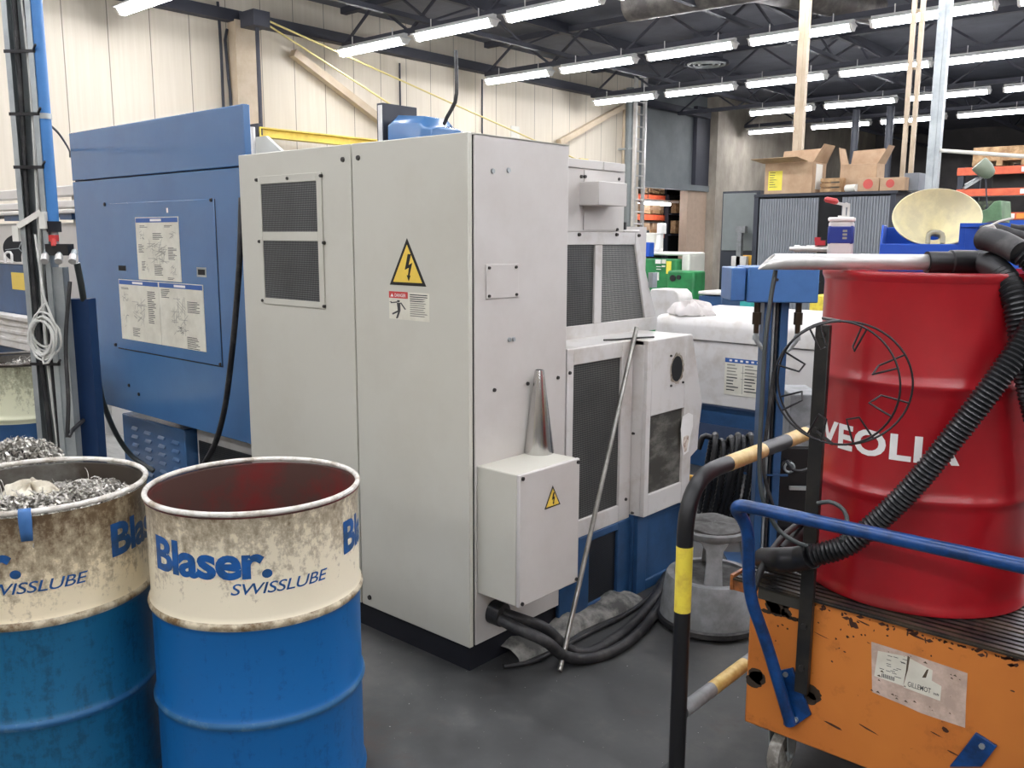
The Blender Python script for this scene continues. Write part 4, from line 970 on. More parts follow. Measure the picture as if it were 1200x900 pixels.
# blue tubular handle
M['handle'] = mat('handle_blue', (18, 66, 124), .28, dirt=(16, 42, 80), amount=.25, dscale=20)
hp = [(-.930, 2.236, .22), (-.990, 2.185, .46), (-1.026, 2.14, .60), (-1.026, 2.115, .80), (-1.045, 2.05, .874), (-.245, 2.05, .874), (-.262, 2.115, .80), (-.262, 2.14, .60), (-.300, 2.185, .46), (-.370, 2.236, .22)]
b = B(); b.tube(smooth_dense(rounded(hp, .06, 8), .02), .0168, 16); put(b, 'handle', M['handle'], t)
for pts in (((913, 786), (928, 783), (950, 838), (930, 852), (918, 850)), ((1143, 859), (1168, 875), (1150, 899), (1112, 899), (1124, 884))):
    b = B(); b.prism([at_y(*p, Y0-.010) for p in pts], (0, .009, 0)); hpz = put(b, 'handle_plate', M['handle'], t, bevel=.002)
for p in ((933, 843), (1151, 874), (921, 790)):
    b = B(); c = at_y(*p, Y0-.010); b.cyl(c+UY*.002, c-UY*.006, .007, n=8); put(b, 'bolt', M['zinc'], t)
# black upright bolted to the front, carrying the wire reel
M['blkbar'] = mat('black_flat_bar', (22, 22, 22), .45, dirt=(40, 37, 32), amount=.3, dscale=14)
ux = -.903
b = B(); b.box(ux-.0185, ux+.0185, Y0-.026, Y0-.008, .325, 1.333); post = put(b, 'upright', M['blkbar'], t, bevel=.002)
for z in (.40, .52, 1.31, 1.06):
    b = B(); b.cyl((ux, Y0-.024, z), (ux, Y0-.034, z), .0085, n=12); put(b, 'bolt', M['screw'], post)
rc = at_y(980, 449, Y0-.125)
n1 = (EYE-rc); n1.z = 0; n1.normalize(); n2 = -UY
e1, e2 = UZ.cross(n1).normalized(), UZ.cross(n2).normalized()
R1, RZ = .158, .151
def ring_pt(c, e, rx, a): return c + e*rx*math.cos(a) + UZ*RZ*math.sin(a)
ca_, cb_ = rc+e1*.012, rc+e1*.0
b = B()
for c, e, rx in ((ca_, e1, R1), (cb_, e2, .150)):
    pts = [ring_pt(c, e, rx, 2*PI*k/56) for k in range(57)]; b.tube(pts, .0028, 6, caps=False)
for s in (1, -1): b.cyl((ux, Y0-.026, rc.z+s*RZ*.97), (rc.x, rc.y, rc.z+s*RZ), .004, n=8)
wr = put(b, 'wire_reel', M['black'], t, label='round wire hose reel')
for k in range(8):
    a = PI/8+.05+k*PI/4; b = B()
    p1, p2 = ring_pt(ca_, e1, R1, a+.09), ring_pt(cb_, e2, .150, a-.10)
    i1, i2 = rc+(p1-rc)*.62, rc+(p2-rc)*.60
    b.tube(smooth_dense([p1, i1, i2, p2], .02), .0026, 6); put(b, 'wire_clip', M['black'], wr)
# casters
def caster(x, y):
    b = B(); b.cyl((x-.017, y, .062), (x+.017, y, .062), .062, n=32); c = put(b, 'caster', mat('pale_worn_wheel', (186, 184, 176), .6, dirt=(120, 116, 108), amount=.4, dscale=24), t)
    b = B()
    for s in (-1, 1): b.prism([(x+s*.026, y+dy, z) for dy, z in ((-.018, .05), (.018, .05), (.034, .15), (-.034, .15))], (s*.004, 0, 0))
    b.box(x-.031, x+.031, y-.036, y+.036, .145, .152); b.cyl((x-.036, y, .062), (x+.036, y, .062), .008, n=10); b.cyl((x, y, .15), (x, y, Z0), .03)
    put(b, 'caster_fork', M['zinc'], c)
cq = at_y(916, 880, 2.34)
for x, y in ((cq.x, 2.34), (X1-.1, 2.34), (cq.x, 2.86), (X1-.1, 2.86)): caster(x, y)

# ================================================================== red drum on the cart
RC, RB, RTOP = (-.743, 2.579), .598, 1.469
t = thing('red_drum', 'closed red steel drum with white lettering standing on the orange cart', 'drum', (RC[0], RC[1], RB))
r = .2835; P = [(0, .010), (.27, .010), (.281, 0), (.2895, .002), (.2895, .012), (.285, .022), (r, .04)]
for hz in (.300, .590): P += [(r, hz-.03)] + [(r+.0095*math.sin(PI*k/6), hz-.018+.036*k/6) for k in range(1, 6)] + [(r, hz+.03)]
P += [(r, .835), (.2855, .848)]
b = B(); b.lathe([(a, RB+z) for a, z in P], (*RC, 0), 112); put(b, 'barrel_shell', M['red'], t)
b = B(); b.lathe([(.2855, RB+.846), (.290, RB+.856), (.2905, RB+.866), (.288, RTOP), (.283, RTOP), (.280, RB+.862), (.276, RB+.856)], (*RC, 0), 112); put(b, 'rim', M['red'], t)
b = B(); b.lathe([(.278, RB+.857), (.0, RB+.857)], (*RC, 0), 64); put(b, 'lid', M['red'], t)
b = B(); text_cyl(b, 'VEOLIA', RC, r+.001, -136.2, -56.2,   .996, .069, bold=.034, space=1.07); put(b, 'lettering', M['signwhite'], t, recalc=False)

# ================================================================== vacuum hoses and nozzle
M['hose'] = mat('black_corrugated_hose', (26, 27, 29), .36)
def corrugated(b, pts, r, pitch=.0112, amp=.0024, n=16):
    pts = smooth_path(pts, pitch/4); rs = [r+amp*math.cos(2*PI*i/4) for i in range(len(pts))]; b.tube(pts, rs, n)
NP, NQ = at_d(889, 308.5, 2.33), at_d(1088, 304, 2.33); nz = RTOP+.0212
NP.z = NQ.z = nz; nd = (NQ-NP).normalized(); nw = nd.cross(UZ).normalized()
t = thing('vacuum_wand', 'bare aluminium suction tube with black cuff and hose lying on the red drum', 'vacuum hose', tuple(NP))
b = B(); r = .0208; n = 24
ring = lambda off: [NP + nd*(off(k)) + (nw*math.cos(2*PI*k/n)+UZ*math.sin(2*PI*k/n))*r for k in range(n)]
Ln = (NQ-NP).length
b.rings([ring(lambda k: .021*(1+math.sin(2*PI*k/n))), ring(lambda k: .06), ring(lambda k: Ln)], caps=False)
o = put(b, 'wand_tube', M['alu'], t); md = o.modifiers.new('thick', 'SOLIDIFY'); md.thickness = .002
b = B(); b.tube([NQ-nd*.004, NQ+nd*.055, NQ+nd*.058, NQ+nd*.118], [.0285, .0285, .0325, .0325], 24); put(b, 'cuff', M['black'], t)
e = NQ+nd*.116
b = B(); corrugated(b, [e, e+nd*.03+UZ*.001, at_d(1168, 316, 2.20), at_d(1187, 342, 2.13), at_d(1196, 385, 2.115), at_d(1202, 430, 2.125), at_d(1212, 475, 2.14), at_d(1225, 530, 2.17), at_d(1238, 600, 2.2), Vector((-.31, 2.33, .70)), Vector((-.26, 2.43, .635)), Vector((-.24, 2.60, .632)), Vector((-.30, 2.85, .632))], .029); put(b, 'corrugated_hose', M['hose'], t)
t = thing('vacuum_hose', 'black corrugated suction hose running diagonally across the front of the red drum', 'vacuum hose', tuple(at_z(905, 655, .63)))
ce = at_z(896, 655, .632)
b = B(); corrugated(b, [at_d(1196, 296, 2.14), at_d(1214, 312, 2.12), at_d(1221, 345, 2.10), at_d(1207, 388, 2.08), at_d(1168, 446, 2.09), at_d(1115, 515, 2.135), at_d(1069, 571, 2.185), at_d(1026, 613, 2.235), at_d(990, 640, 2.27), at_d(950, 652, 2.315)], .0275); put(b, 'corrugated_hose', M['hose'], t)
b = B(); b.tube(smooth_path([at_d(952, 651.5, 2.313), at_d(935, 655, 2.36), at_d(915, 656, 2.40), ce], .02), .033, 20); put(b, 'cuff', M['black'], t)
b = B(); b.tube(smooth_path([at_d(1152, 279, 2.26), at_d(1172, 284, 2.21), at_d(1197, 297, 2.14)], .02), .030, 20); put(b, 'rubber_sleeve', M['rub'], t)
b = B(); s0 = at_z(903, 652, .634); b.tube(smooth_path([s0+Vector((.02, .03, 0)), s0+Vector((.03, .12, .03)), s0+Vector((.03, .25, .06)), s0+Vector((.06, .34, .05))], .02), .034, 18)
o = put(b, 'rubber_elbow', M['black'], loc=tuple(s0)); tag(o, 'smooth black hose end on the ribbed cart top behind the corrugated hose', 'hose end')
# cables around the drum
b = B(); b.tube(smooth_path([at_d(909, 317, 2.36), at_d(904, 345, 2.36), at_d(897, 400, 2.36), at_d(893, 470, 2.36), at_d(890, 540, 2.36), at_d(894, 585, 2.36), at_d(910, 618, 2.36), at_d(930, 634, 2.34), at_d(948, 641, 2.31)], .02), .0062, 10)
o = put(b, 'thin_hose', M['hang'], loc=tuple(at_d(909, 317, 2.36))); tag(o, 'thin grey-black hose hanging down from the suction tube left of the red drum', 'hose')
b = B(); b.tube(smooth_path([at_d(958, 590, 2.27), at_d(972, 588, 2.25), at_d(985, 594, 2.23), at_d(992, 604, 2.22), at_d(992, 620, 2.2), at_d(986, 634, 2.17)], .015), .0058, 10)
o = put(b, 'cable_loop', M['hang'], loc=tuple(at_d(985, 594, 2.23))); tag(o, 'short dark cable loop against the foot of the red drum', 'cable')
b = B(); b.tube(smooth_path([at_z(883, 692, .605), at_d(890, 672, 2.44), at_d(905, 645, 2.5), at_d(925, 622, 2.6), at_d(955, 602, 2.75)], .02), .0095, 10)
o = put(b, 'black_lead', M['rub'], loc=tuple(at_z(883, 692, .605))); tag(o, 'black lead rising from the left front corner of the cart top', 'cable')

# ================================================================== things on the drum lid
LZ_ = RB+.858
c = at_z(983, 318, LZ_); 
t = thing('hand_pump', 'small white and blue canister pump with red lever on the red drum', 'pump', (c.x, c.y, LZ_))
yw = math.radians(18); pu, pv = Vector((math.cos(yw), math.sin(yw), 0)), Vector((-math.sin(yw), math.cos(yw), 0)); c0 = Vector((c.x, c.y, LZ_))
hw = .034
b = B(); b.obox(c0+UZ*.072, (pu*hw, pv*hw, UZ*.072)); put(b, 'canister', mat('milky_canister', (204, 200, 198), .35), t, bevel=.008)
b = B(); b.obox(c0+UZ*.105, (pu*(hw+.0012), pv*(hw+.0012), UZ*.027)); 
put(b, 'label_band', mat('canister_blue', (24, 46, 128), .4), t, bevel=.006)
b = B(); 
for s in ((-.6, .6),): 
    for k in range(3): b.obox(c0-pv*(hw+.0016)+pu*(.012)+UZ*(.096+.010*k), (pu*.006, pv*.0004, UZ*.003))
put(b, 'printed_mark', M['inkgrey'], t)
b = B(); b.obox(c0+UZ*.149, (pu*(hw+.002), pv*(hw+.002), UZ*.006)); put(b, 'cap', M['signwhite'], t, bevel=.004)
b = B(); 
for s in (-1, 1): b.obox(c0+pu*.004+pv*.010*s+UZ*.172, (pu*.004, pv*.002, UZ*.022)); b.obox(c0+pu*.016+pv*.010*s+UZ*.172, (pu*.003, pv*.002, UZ*.022))
b.cyl(c0+UZ*.19+pu*.01-pv*.016, c0+UZ*.19+pu*.01+pv*.016, .007, n=12); b.bar(c0+UZ*.19+pu*.01, c0+UZ*.197-pu*.022, .008, .008); b.cyl(c0+UZ*.15, c0+UZ*.16, .012)
put(b, 'lever_mechanism', M['alu'], t)
b = B(); b.tube([c0+UZ*.196-pu*.014, c0+UZ*.200-pu*.020, c0+UZ*.206-pu*.046, c0+UZ*.208-pu*.052], [.005, .009, .0085, .004], 14); put(b, 'lever_grip', mat('lever_red', (190, 66, 66), .4), t, label='red lever grip')
b = B(); f0 = c0+UZ*.064-pu*.034; fu = -pu
for a, l, r in ((0, .03, .009), (.03, .03, .0105), (.06, .018, .008), (.078, .016, .0105), (.094, .014, .006)): b.cyl(f0+fu*a, f0+fu*(a+l), r, n=14)
put(b, 'outlet', M['alu'], t)
b = B(); b.obox(f0+fu*.022+UZ*.018, (pu*.014, pv*.010, UZ*.007)); b.obox(f0+fu*.030+UZ*.028, (pu*.008, pv*.010, UZ*.006)); put(b, 'valve_lever', mat('valve_red2', (196, 50, 60), .4), t)
# open blue bin with the funnel lying in it
c = at_d(1098, 315, 2.60); c.z = LZ_; nb = Vector((EYE.x-c.x, EYE.y-c.y, 0)).normalized(); ub = Vector((-nb.y, nb.x, 0)); c0 = Vector((c.x, c.y, LZ_))
t = thing('storage_bin', 'blue open-fronted plastic bin holding the cream funnel on the red drum', 'bin', tuple(c0))
def bb(u0, u1, n0, n1, z0, z1): b.obox(c0+ub*(u0+u1)/2+nb*(n0+n1)/2+UZ*(z0+z1)/2, (ub*(u1-u0)/2, nb*(n1-n0)/2, UZ*(z1-z0)/2))
b = B(); bb(-.158, .150, -.20, .02, 0, .004); bb(-.158, .150, .016, .022, .0, .080); bb(-.158, .150, -.20, -.194, 0, .13)
put(b, 'tray', M['binblue'], t, bevel=.002)
for s, u in ((-1, -.158), (1, .150)):
    b = B(); b.prism([c0+ub*u+nb*n_+UZ*z for n_, z in ((.02, 0), (.02, .078), (-.02, .135), (-.2, .135), (-.2, 0))], ub*(.006*-s)); put(b, 'side_wall', M['binblue'], t, bevel=.001)
b = B(); bb(.050, .175, .024, .029, .0, .137); 
for k in range(4): bb(.066+.026*k, .071+.026*k, .029, .034, .02, .132)
bb(.050, .176, .020, .036, .128, .139)
put(b, 'ribbed_flap', M['binblue'], t)
fc = c0 - nb*.062 + UZ*.160 - ub*.012
fn = (nb*.72+UZ*.62+ub*.05).normalized(); fu = fn.cross(UZ).normalized(); fv = fu.cross(fn)
b = B(); n = 64; R = []
for rad, h in ((.1195, -.008), (.122, 0), (.1185, .002), (.114, -.004), (.098, -.024), (.065, -.050), (.03, -.075), (.022, -.082), (.020, -.11)):
    R.append([fc+fn*h+(fu*math.cos(2*PI*k/n)*rad+fv*math.sin(2*PI*k/n)*rad*.92) for k in range(n)])
b.rings(R, caps=False)
t = thing('funnel', 'wide cream plastic funnel tilted in the blue bin', 'funnel', tuple(fc))
o = put(b, 'bowl', mat('cream_plastic', (226, 216, 172), .4, dirt=(196, 188, 156), amount=.35, dscale=9), t, recalc=False); md = o.modifiers.new('thick', 'SOLIDIFY'); md.thickness = -.003
b = B(); q = fc-fv*.075-fn*.035; b.tube(smooth_path([q-fu*.02, q-fu*.016+fv*.03+fn*.012, q+fu*.016+fv*.03+fn*.012, q+fu*.02], .01), .007, 10); put(b, 'strainer_grip', mat('grey_plastic_grip', (150, 146, 130), .5), t)
# cables and ties at the right of the drum top
b = B(); b.tube(smooth_path([at_d(1150, 271, 2.5), at_d(1165, 268, 2.48), at_d(1185, 274, 2.46), at_d(1215, 282, 2.44)], .02), .016, 12); b.tube(smooth_path([at_d(1152, 266, 2.55), at_d(1170, 262, 2.55), at_d(1190, 268, 2.55), at_d(1215, 266, 2.55)], .02), .011, 10)
o = put(b, 'cable_bundle', M['rub'], loc=tuple(at_d(1165, 268, 2.48))); tag(o, 'black cable bundle above the hose sleeve at the right edge', 'cable')
b = B(); b.tube(smooth_path([at_d(1146, 274, 2.42), at_d(1152, 267, 2.42), at_d(1165, 265, 2.42), at_d(1164, 271, 2.42), at_d(1150, 275, 2.42)], .01), .004, 8); b.tube(smooth_path([at_d(1156, 267, 2.42), at_d(1172, 259, 2.42), at_d(1187, 256, 2.42)], .02), .003, 6)
o = put(b, 'white_cable_tie', M['cable'], loc=tuple(at_d(1152, 267, 2.42))); tag(o, 'loose white cable tie on the black cable bundle', 'cable tie')
# ================================================================== blue pedestal with box head
PB = Vector((-1.80, 3.86, 0)); pu = Vector((math.cos(math.radians(38)), math.sin(math.radians(38)), 0)); pv = Vector((-pu.y, pu.x, 0))
t = thing('blue_pedestal', 'blue column stand with a blue box head and hydraulic fittings behind the step stool', 'machine stand', tuple(PB))
def pb_(b, u0, u1, v0, v1, z0, z1, m=0): b.obox(PB+pu*(u0+u1)/2+pv*(v0+v1)/2+UZ*(z0+z1)/2, (pu*(u1-u0)/2, pv*(v1-v0)/2, UZ*(z1-z0)/2), m)
M['headblue'] = mat('head_blue', (66, 110, 166), .4, dirt=(58, 98, 150), amount=.2)
b = B(); pb_(b, -.145, .165, -.12, .16, 1.268, 1.425); put(b, 'box_head', M['headblue'], t, bevel=.006)
b = B(); pb_(b, -.215, -.15, -.10, .16, 1.272, 1.42); put(b, 'side_cover', M['headblue'], t, bevel=.006)
b = B(); c = PB+pu*-.02-pv*.121+UZ*1.37; b.cyl(c, c-pv*.006, .007, n=10); put(b, 'screw', M['screw'], t)
b = B(); pb_(b, -.055, -.018, -.06, .02, .0, 1.27); pb_(b, .020, .055, -.06, .02, .0, 1.27); pb_(b, -.055, .055, .02, .03, .0, 1.27); put(b, 'column', M['dblue'], t, bevel=.003)
b = B(); pb_(b, -.15, .15, -.15, .15, 0, .012); put(b, 'foot_plate', M['dblue'], t)
for k, u in enumerate((-.008, .008)):
    b = B(); b.cyl(PB+pu*u-pv*.045+UZ*.1, PB+pu*u-pv*.045+UZ*1.265, .007, n=10); put(b, 'riser_pipe', [M['zinc'], M['rub']][k], t)
for s, u in ((-1, -.085), (1, .10)):
    c = PB+pu*u-pv*.05
    b = B(); b.cyl(c+UZ*1.268, c+UZ*1.22, .014, n=14); b.cyl(c+UZ*1.22, c+UZ*1.165, .020, n=14); b.cyl(c+UZ*1.165, c+UZ*1.125, .012, n=14); put(b, 'pressure_switch', mat('oiled_brass', (66, 56, 44), .35, .6), t)
    b = B(); b.tube(rounded([c+UZ*1.13, c+UZ*1.095, c-pu*s*.05+UZ*1.035], .02), .011, 12); b.cyl(c+UZ*1.115, c+UZ*1.095, .016, n=8); put(b, 'elbow_fitting', M['zinc'], t)
b = B(); b.tube(smooth_path([PB+pu*.0-pv*.07+UZ*.95, PB-pu*.02-pv*.09+UZ*.75, PB-pu*.03-pv*.10+UZ*.5, PB+pu*.03-pv*.09+UZ*.3], .03), .009, 10); put(b, 'hose', M['rub'], t)
b = B(); pb_(b, -.035, .09, -.064, -.06, .62, .635); pb_(b, -.035, .09, -.064, -.06, .46, .47); put(b, 'clip', M['dblue'], t)

# coil of black hose
b = B(); HB = at_d(852, 516, 4.75); hu = RGT.copy(); hu.z = 0; hu.normalize(); hv = Vector((-hu.y, hu.x, 0))
pts = []
for k in range(8*20):
    a = 2*PI*k/20; turn = k/20; lean = -.05
    z = .27*math.cos(a)-.27; pts.append(HB+hu*(-.065+.030*turn+lean*(-z/.54)*1.6*1+.018*math.sin(turn*5))+hv*(.085*math.sin(a)+.05)+UZ*(z+.02*math.sin(turn*2.1)))
corr = smooth_path(pts, .012); b.tube(corr, [.0165+.0022*(1 if i % 2 else -1) for i in range(len(corr))], 10)
b.tube(smooth_path([pts[-1], pts[-1]+hu*.02-UZ*.2, pts[-1]+hu*.06-UZ*.45], .03), .016, 10); b.tube(smooth_path([pts[0], pts[0]-hu*.05+UZ*.01, pts[0]-hu*.075-UZ*.06], .02), .016, 10)
o = put(b, 'hose_coil', M['hose'], loc=tuple(HB)); tag(o, 'coil of black corrugated hose hanging behind the step stool', 'hose')
# ================================================================== second lathe, behind
LY2 = 5.3
t = thing('second_lathe', 'white and blue machine tool with a printed plate, behind the blue pedestal', 'machine tool', (-2.0, 5.8, 0))
z = lambda px, py: at_y(px, py, LY2).z
zt, zs, zb, zb2 = at_y(830, 373, LY2).z, at_y(850, 401, LY2).z, at_y(850, 477, LY2).z, at_y(850, 481, LY2).z
xa, xb = at_y(771, 390, LY2).x, -.55
b = B(); b.box(xa, xb, LY2+.015, LY2+.9, zb, zs-.006); put(b, 'front_casing', M['guardpaint'], t, bevel=.006)
b = B(); sec = [(LY2-.005, zs), (LY2-.005, zt-.06), (LY2+.006, zt-.03), (LY2+.03, zt-.008), (LY2+.07, zt), (LY2+.9, zt+.02), (LY2+.9, zs)]
b.rings([[Vector((x, y+dy, z_)) for y, z_ in sec] for x, dy in ((xa-.02, 0), (xb, 0))]); put(b, 'sliding_cover', M['guardpaint'], t, bevel=.004)
b = B(); b.box(xa, xb, LY2+.05, LY2+.85, 0, zb-.01); put(b, 'base', M['dblue'], t, bevel=.005)
b = B(); b.box(xa, xb, LY2+.03, LY2+.06, zb-.22, zb-.14); b.box(xa, xb, LY2+.02, LY2+.06, zb-.012, zb); put(b, 'base_rail', mat('rail_grey_blue', (60, 74, 100), .4), t)
b = B(); b.box(xa+.45, xb, LY2+.045, LY2+.05, .02, zb-.25); put(b, 'base_recess', M['navy'], t)
q0, q1 = at_y(850, 419, LY2+.01), at_y(913, 470, LY2+.01); W, H = q1.x-q0.x, q0.z-q1.z; yy = LY2+.010
b = B(); b.box(q0.x, q1.x, yy, yy+.004, q1.z, q0.z, 0); f = lambda x, zz, o=.0008: Vector((q0.x+W*x, yy-o, q1.z+H*zz)); rr = random.Random(3)
b.face([f(0, .88), f(1, .88), f(1, 1), f(0, 1)], 1)
for k in range(9): b.face([f(.08+.1*k, .915, .0012), f(.13+.1*k, .915, .0012), f(.13+.1*k, .965, .0012), f(.08+.1*k, .965, .0012)], 3)
for c_ in range(3):
    for k in range(9):
        zz = .80-.085*k; ww = .12+.12*rr.random(); b.face([f(.04+.33*c_, zz), f(.04+.33*c_+ww, zz), f(.04+.33*c_+ww, zz+.03), f(.04+.33*c_, zz+.03)], 2 if k > 3 else 4)
for x in (.33, .66): b.face([f(x, .05), f(x+.008, .05), f(x+.008, .82), f(x, .82)], 4)
for zz in (.45, .62): b.face([f(.30, zz), f(.98, zz), f(.98, zz+.012), f(.30, zz+.012)], 4)
put(b, 'printed_plate', PMS, t, recalc=False)
b = B(); a, c = at_y(766, 338, 6.0), at_y(800, 362, 6.0); sec = [(a.x, c.z-.1), (a.x, a.z-.01), (a.x+.02, a.z), (c.x-.05, a.z), (c.x-.01, a.z-.03), (c.x, a.z-.07), (c.x, c.z-.1)]
b.prism([(x, 5.95, z_) for x, z_ in sec], (0, .2, 0)); put(b, 'chuck_cover', M['guardpaint'], t, bevel=.008)
cc = at_y(806, 360, 5.42)
o = put(crumple((cc.x, 5.45, zt+.004), .17, .11, .075, 15), 'cloth', mat('grey_white_cloth', (206, 200, 196), .9), loc=(cc.x, 5.45, zt)); tag(o, 'crumpled whitish cloth lying on top of the second machine', 'cloth')
t = thing('coolant_pump', 'grey box and dark pump unit between the pedestal and the red drum', 'pump', tuple(at_z(942, 610, 0)))
c = at_d(943, 508, 4.3); c1_ = at_d(943, 620, 4.3)
pu2 = pu
b = B(); b.obox(c+pv*.15, (pu*.075, pv*.15, UZ*.19)); put(b, 'grey_box', M['greyplas'], t, bevel=.006)
b = B(); d0 = at_d(938, 575, 4.3); b.obox(Vector((d0.x, d0.y, .36))+pv*.15, (pu*.12, pv*.14, UZ*.20)); b.cyl(at_d(925, 548, 4.2), at_d(925, 548, 4.3)+pv*.1, .03, n=18); b.obox(Vector((d0.x, d0.y, .08))+pv*.18, (pu*.10, pv*.10, UZ*.08)); b.tube(smooth_path([at_d(922, 540, 4.15), at_d(932, 552, 4.1), at_d(950, 548, 4.12), at_d(960, 535, 4.15)], .02), .008, 8); put(b, 'pump_body', M['black'], t, bevel=.004)
b = B(); b.torus(at_d(925, 548, 4.19), .022, .006, nrm=pv, n=20); put(b, 'flange', M['zinc'], t)
b = B(); b.obox(at_d(940, 572, 4.25), (pu*.06, pv*.01, UZ*.008)); put(b, 'bracket', M['zinc'], t)

# ================================================================== middle distance
def ybox(name, label, cat, Y, d, p0, p1, m, zf=0., bevel=.01, group=None):
    a, c = at_y(*p0, Y), at_y(*p1, Y); b = B(); z0 = zf if zf is not None else c.z; b.box(a.x, c.x, Y, Y+d, z0, a.z)
    o = put(b, name, m, loc=((a.x+c.x)/2, Y+d/2, z0), bevel=bevel); return tag(o, label, cat, group)
def part_y(name, par, Y, d, p0, p1, m, bevel=.004, label=None):
    a, c = at_y(*p0, Y), at_y(*p1, Y); b = B(); b.box(min(a.x, c.x), max(a.x, c.x), Y, Y+d, min(a.z, c.z), max(a.z, c.z)); return put(b, name, m, par, bevel=bevel, label=label)
def root_y(name, label, cat, Y, p): q = at_y(*p, Y); return thing(name, label, cat, (q.x, Y, 0))
# green machine
GY = 8.6; t = root_y('green_machine', 'bright green machine with white end cover seen past the grey lathe', 'machine', GY, (790, 340))
a, c = at_y(750, 303, GY), at_y(791, 360, GY); b = B(); b.box(a.x-.3, c.x, GY, GY+.3, 0, a.z); put(b, 'body', M['green'], t, bevel=.02)
a, c = at_y(782, 317, GY-.2), at_y(812, 360, GY-.2); b = B(); b.box(a.x, c.x, GY-.2, GY+.05, 0, a.z); put(b, 'gearbox', M['green'], t, bevel=.02)
a, c = at_y(758, 297, GY+.1), at_y(806, 360, GY+.1); b = B(); b.box(at_y(793, 300, GY).x, c.x, GY+.1, GY+.45, 0, a.z); b.box(a.x, c.x, GY+.1, GY+.45, a.z-.02, a.z+.02); put(b, 'white_cover', M['white'], t, bevel=.02)
for p0, p1, m in (((768, 304), (774, 309), 'signwhite'), ((775.5, 304), (780, 309), 'paper'), ((781, 306), (786, 321), 'label_y'), ((768, 319), (771.5, 328.5), 'signwhite'), ((769, 312), (774, 313), 'signwhite'), ((769, 315), (774, 316), 'signwhite'), ((775.5, 311), (779, 313), 'paper')):
    part_y('data_plate', t, GY-.01, .012, p0, p1, M[m], 0)
for p_, r_ in (((795, 325), .025), ((788, 326), .035)): b = B(); q = at_y(*p_, GY-.21); b.cyl(q, q+UY*.02, r_, n=16); put(b, 'hand_knob', M['black'], t)
ybox('blue_tub', 'blue plastic tub standing on the green machine', 'tub', GY-.1, .10, (754, 284), (761, 300), M['binblue'], at_y(758, 301, GY-.1).z)
q = at_y(771, 295, GY+.2); b = B(); b.obox((q.x, GY+.2, q.z+.02), (UX*.04, UY*.05, UZ*.02)); b.bar((q.x, GY+.2, q.z+.03), (q.x+.03, GY+.2, q.z+.26), .05, .06); b.obox((q.x+.04, GY+.2, q.z+.26), (UX*.035, UY*.05, UZ*.06)); o = put(b, 'machine_lamp', M['signwhite'], loc=(q.x, GY+.2, q.z), bevel=.01); tag(o, 'small white tilted device on top of the green machine', 'device')
q = at_y(762, 283, GY+.4); b = B(); b.obox((q.x, GY+.4, q.z), (UX*.12, UY*.1, UZ*.10)); b.obox((q.x-.12, GY+.4, q.z+.02), (UX*.06, UY*.08, UZ*.11), 1); b.cyl((q.x, GY+.45, q.z-.35), (q.x, GY+.45, q.z), .03, m=1); o = put(b, 'monitor_unit', [M['white'], M['black']], loc=(q.x, GY+.4, q.z-.35), bevel=.01); tag(o, 'white and black control unit on a stalk above the green machine', 'control unit')
t = root_y('waste_bin', 'dark blue bin with white liner right of the green machine', 'bin', 7.2, (828, 360))
part_y('bin_body', t, 7.2, .35, (818.5, 346), (839, 520), M['dblue'], .01); part_y('white_liner', t, 7.18, .36, (818, 341), (842, 346), M['white'], .008)
t = root_y('teal_drawers', 'teal and dark drawer unit beside the dark blue bin', 'drawers', 8.0, (850, 360))
part_y('drawer_body', t, 8.0, .4, (841, 345), (875, 470), M['teal'], .01)
for k in range(3): part_y('drawer_front', t, 7.985, .015, (842, 346+6.5*k), (856, 350+6.5*k), M['anth'], .002)
# tall grey cupboards
TY = 9.0; t = root_y('tambour_cupboard', 'tall dark grey cupboard with two ribbed sliding doors, boxes on top', 'cupboard', TY, (960, 300))
x0, x1 = at_y(884, 230, TY).x, at_y(1050, 226, TY).x; zt_ = at_y(885, 228, TY).z
b = B(); b.box(x0, x1, TY+.02, TY+.45, 0, zt_-.03, 0); put(b, 'carcass', M['dark'], t)
b = B(); b.box(x0, x1+.02, TY-.01, TY+.46, zt_-.03, zt_); b.box(x0, x0+.05, TY, TY+.45, 0, zt_-.03); b.box(x1-.05, x1, TY, TY+.45, 0, zt_-.03); b.box(x1-.001, x1+.002, TY, TY+.45, 0, zt_); put(b, 'frame', M['anth'], t, bevel=.005)
def tambour(px0, px1):
    xa, xb = at_y(px0, 260, TY).x, at_y(px1, 260, TY).x; n = int((xb-xa)/.028); b = B(); R = []
    pts = []
    for k in range(n):
        x = xa+k*.028; pts += [(x, TY+.012), (x+.004, TY+.004), (x+.024, TY+.004), (x+.028, TY+.012)]
    pts = pts+[(pts[-1][0], TY+.016), (pts[0][0], TY+.016)]
    b.prism([(x, y, .05) for x, y in pts], (0, 0, zt_-.10)); return put(b, 'ribbed_door', M['tamb'], t)
tambour(889, 960); tambour(985, 1046)
for zz in (1.45, 1.1, .7, .35):
    b = B(); b.box(at_y(960, 260, TY).x, at_y(985, 260, TY).x, TY+.02, TY+.4, zz, zz+.02); put(b, 'shelf', M['tamb'], t)
KY = 9.4; t = root_y('grey_cupboard', 'grey cupboard with its lower front open, left of the ribbed cupboard', 'cupboard', KY, (862, 260))
xa, xb = at_y(846, 230, KY).x, at_y(890, 230, KY).x; zk = at_y(860, 224, KY).z
b = B(); b.box(xa, xb, KY+.02, KY+.5, 0, zk); put(b, 'carcass', M['anth'], t)
part_y('roller_front', t, KY, .02, (848, 227), (883, 294), M['cabgrey'], .004); part_y('worktop', t, KY-.2, .25, (848, 312), (884, 400), M['white'], .01)
part_y('drawer', t, KY-.21, .02, (849, 322), (860, 330), M['cabgrey'], .004)
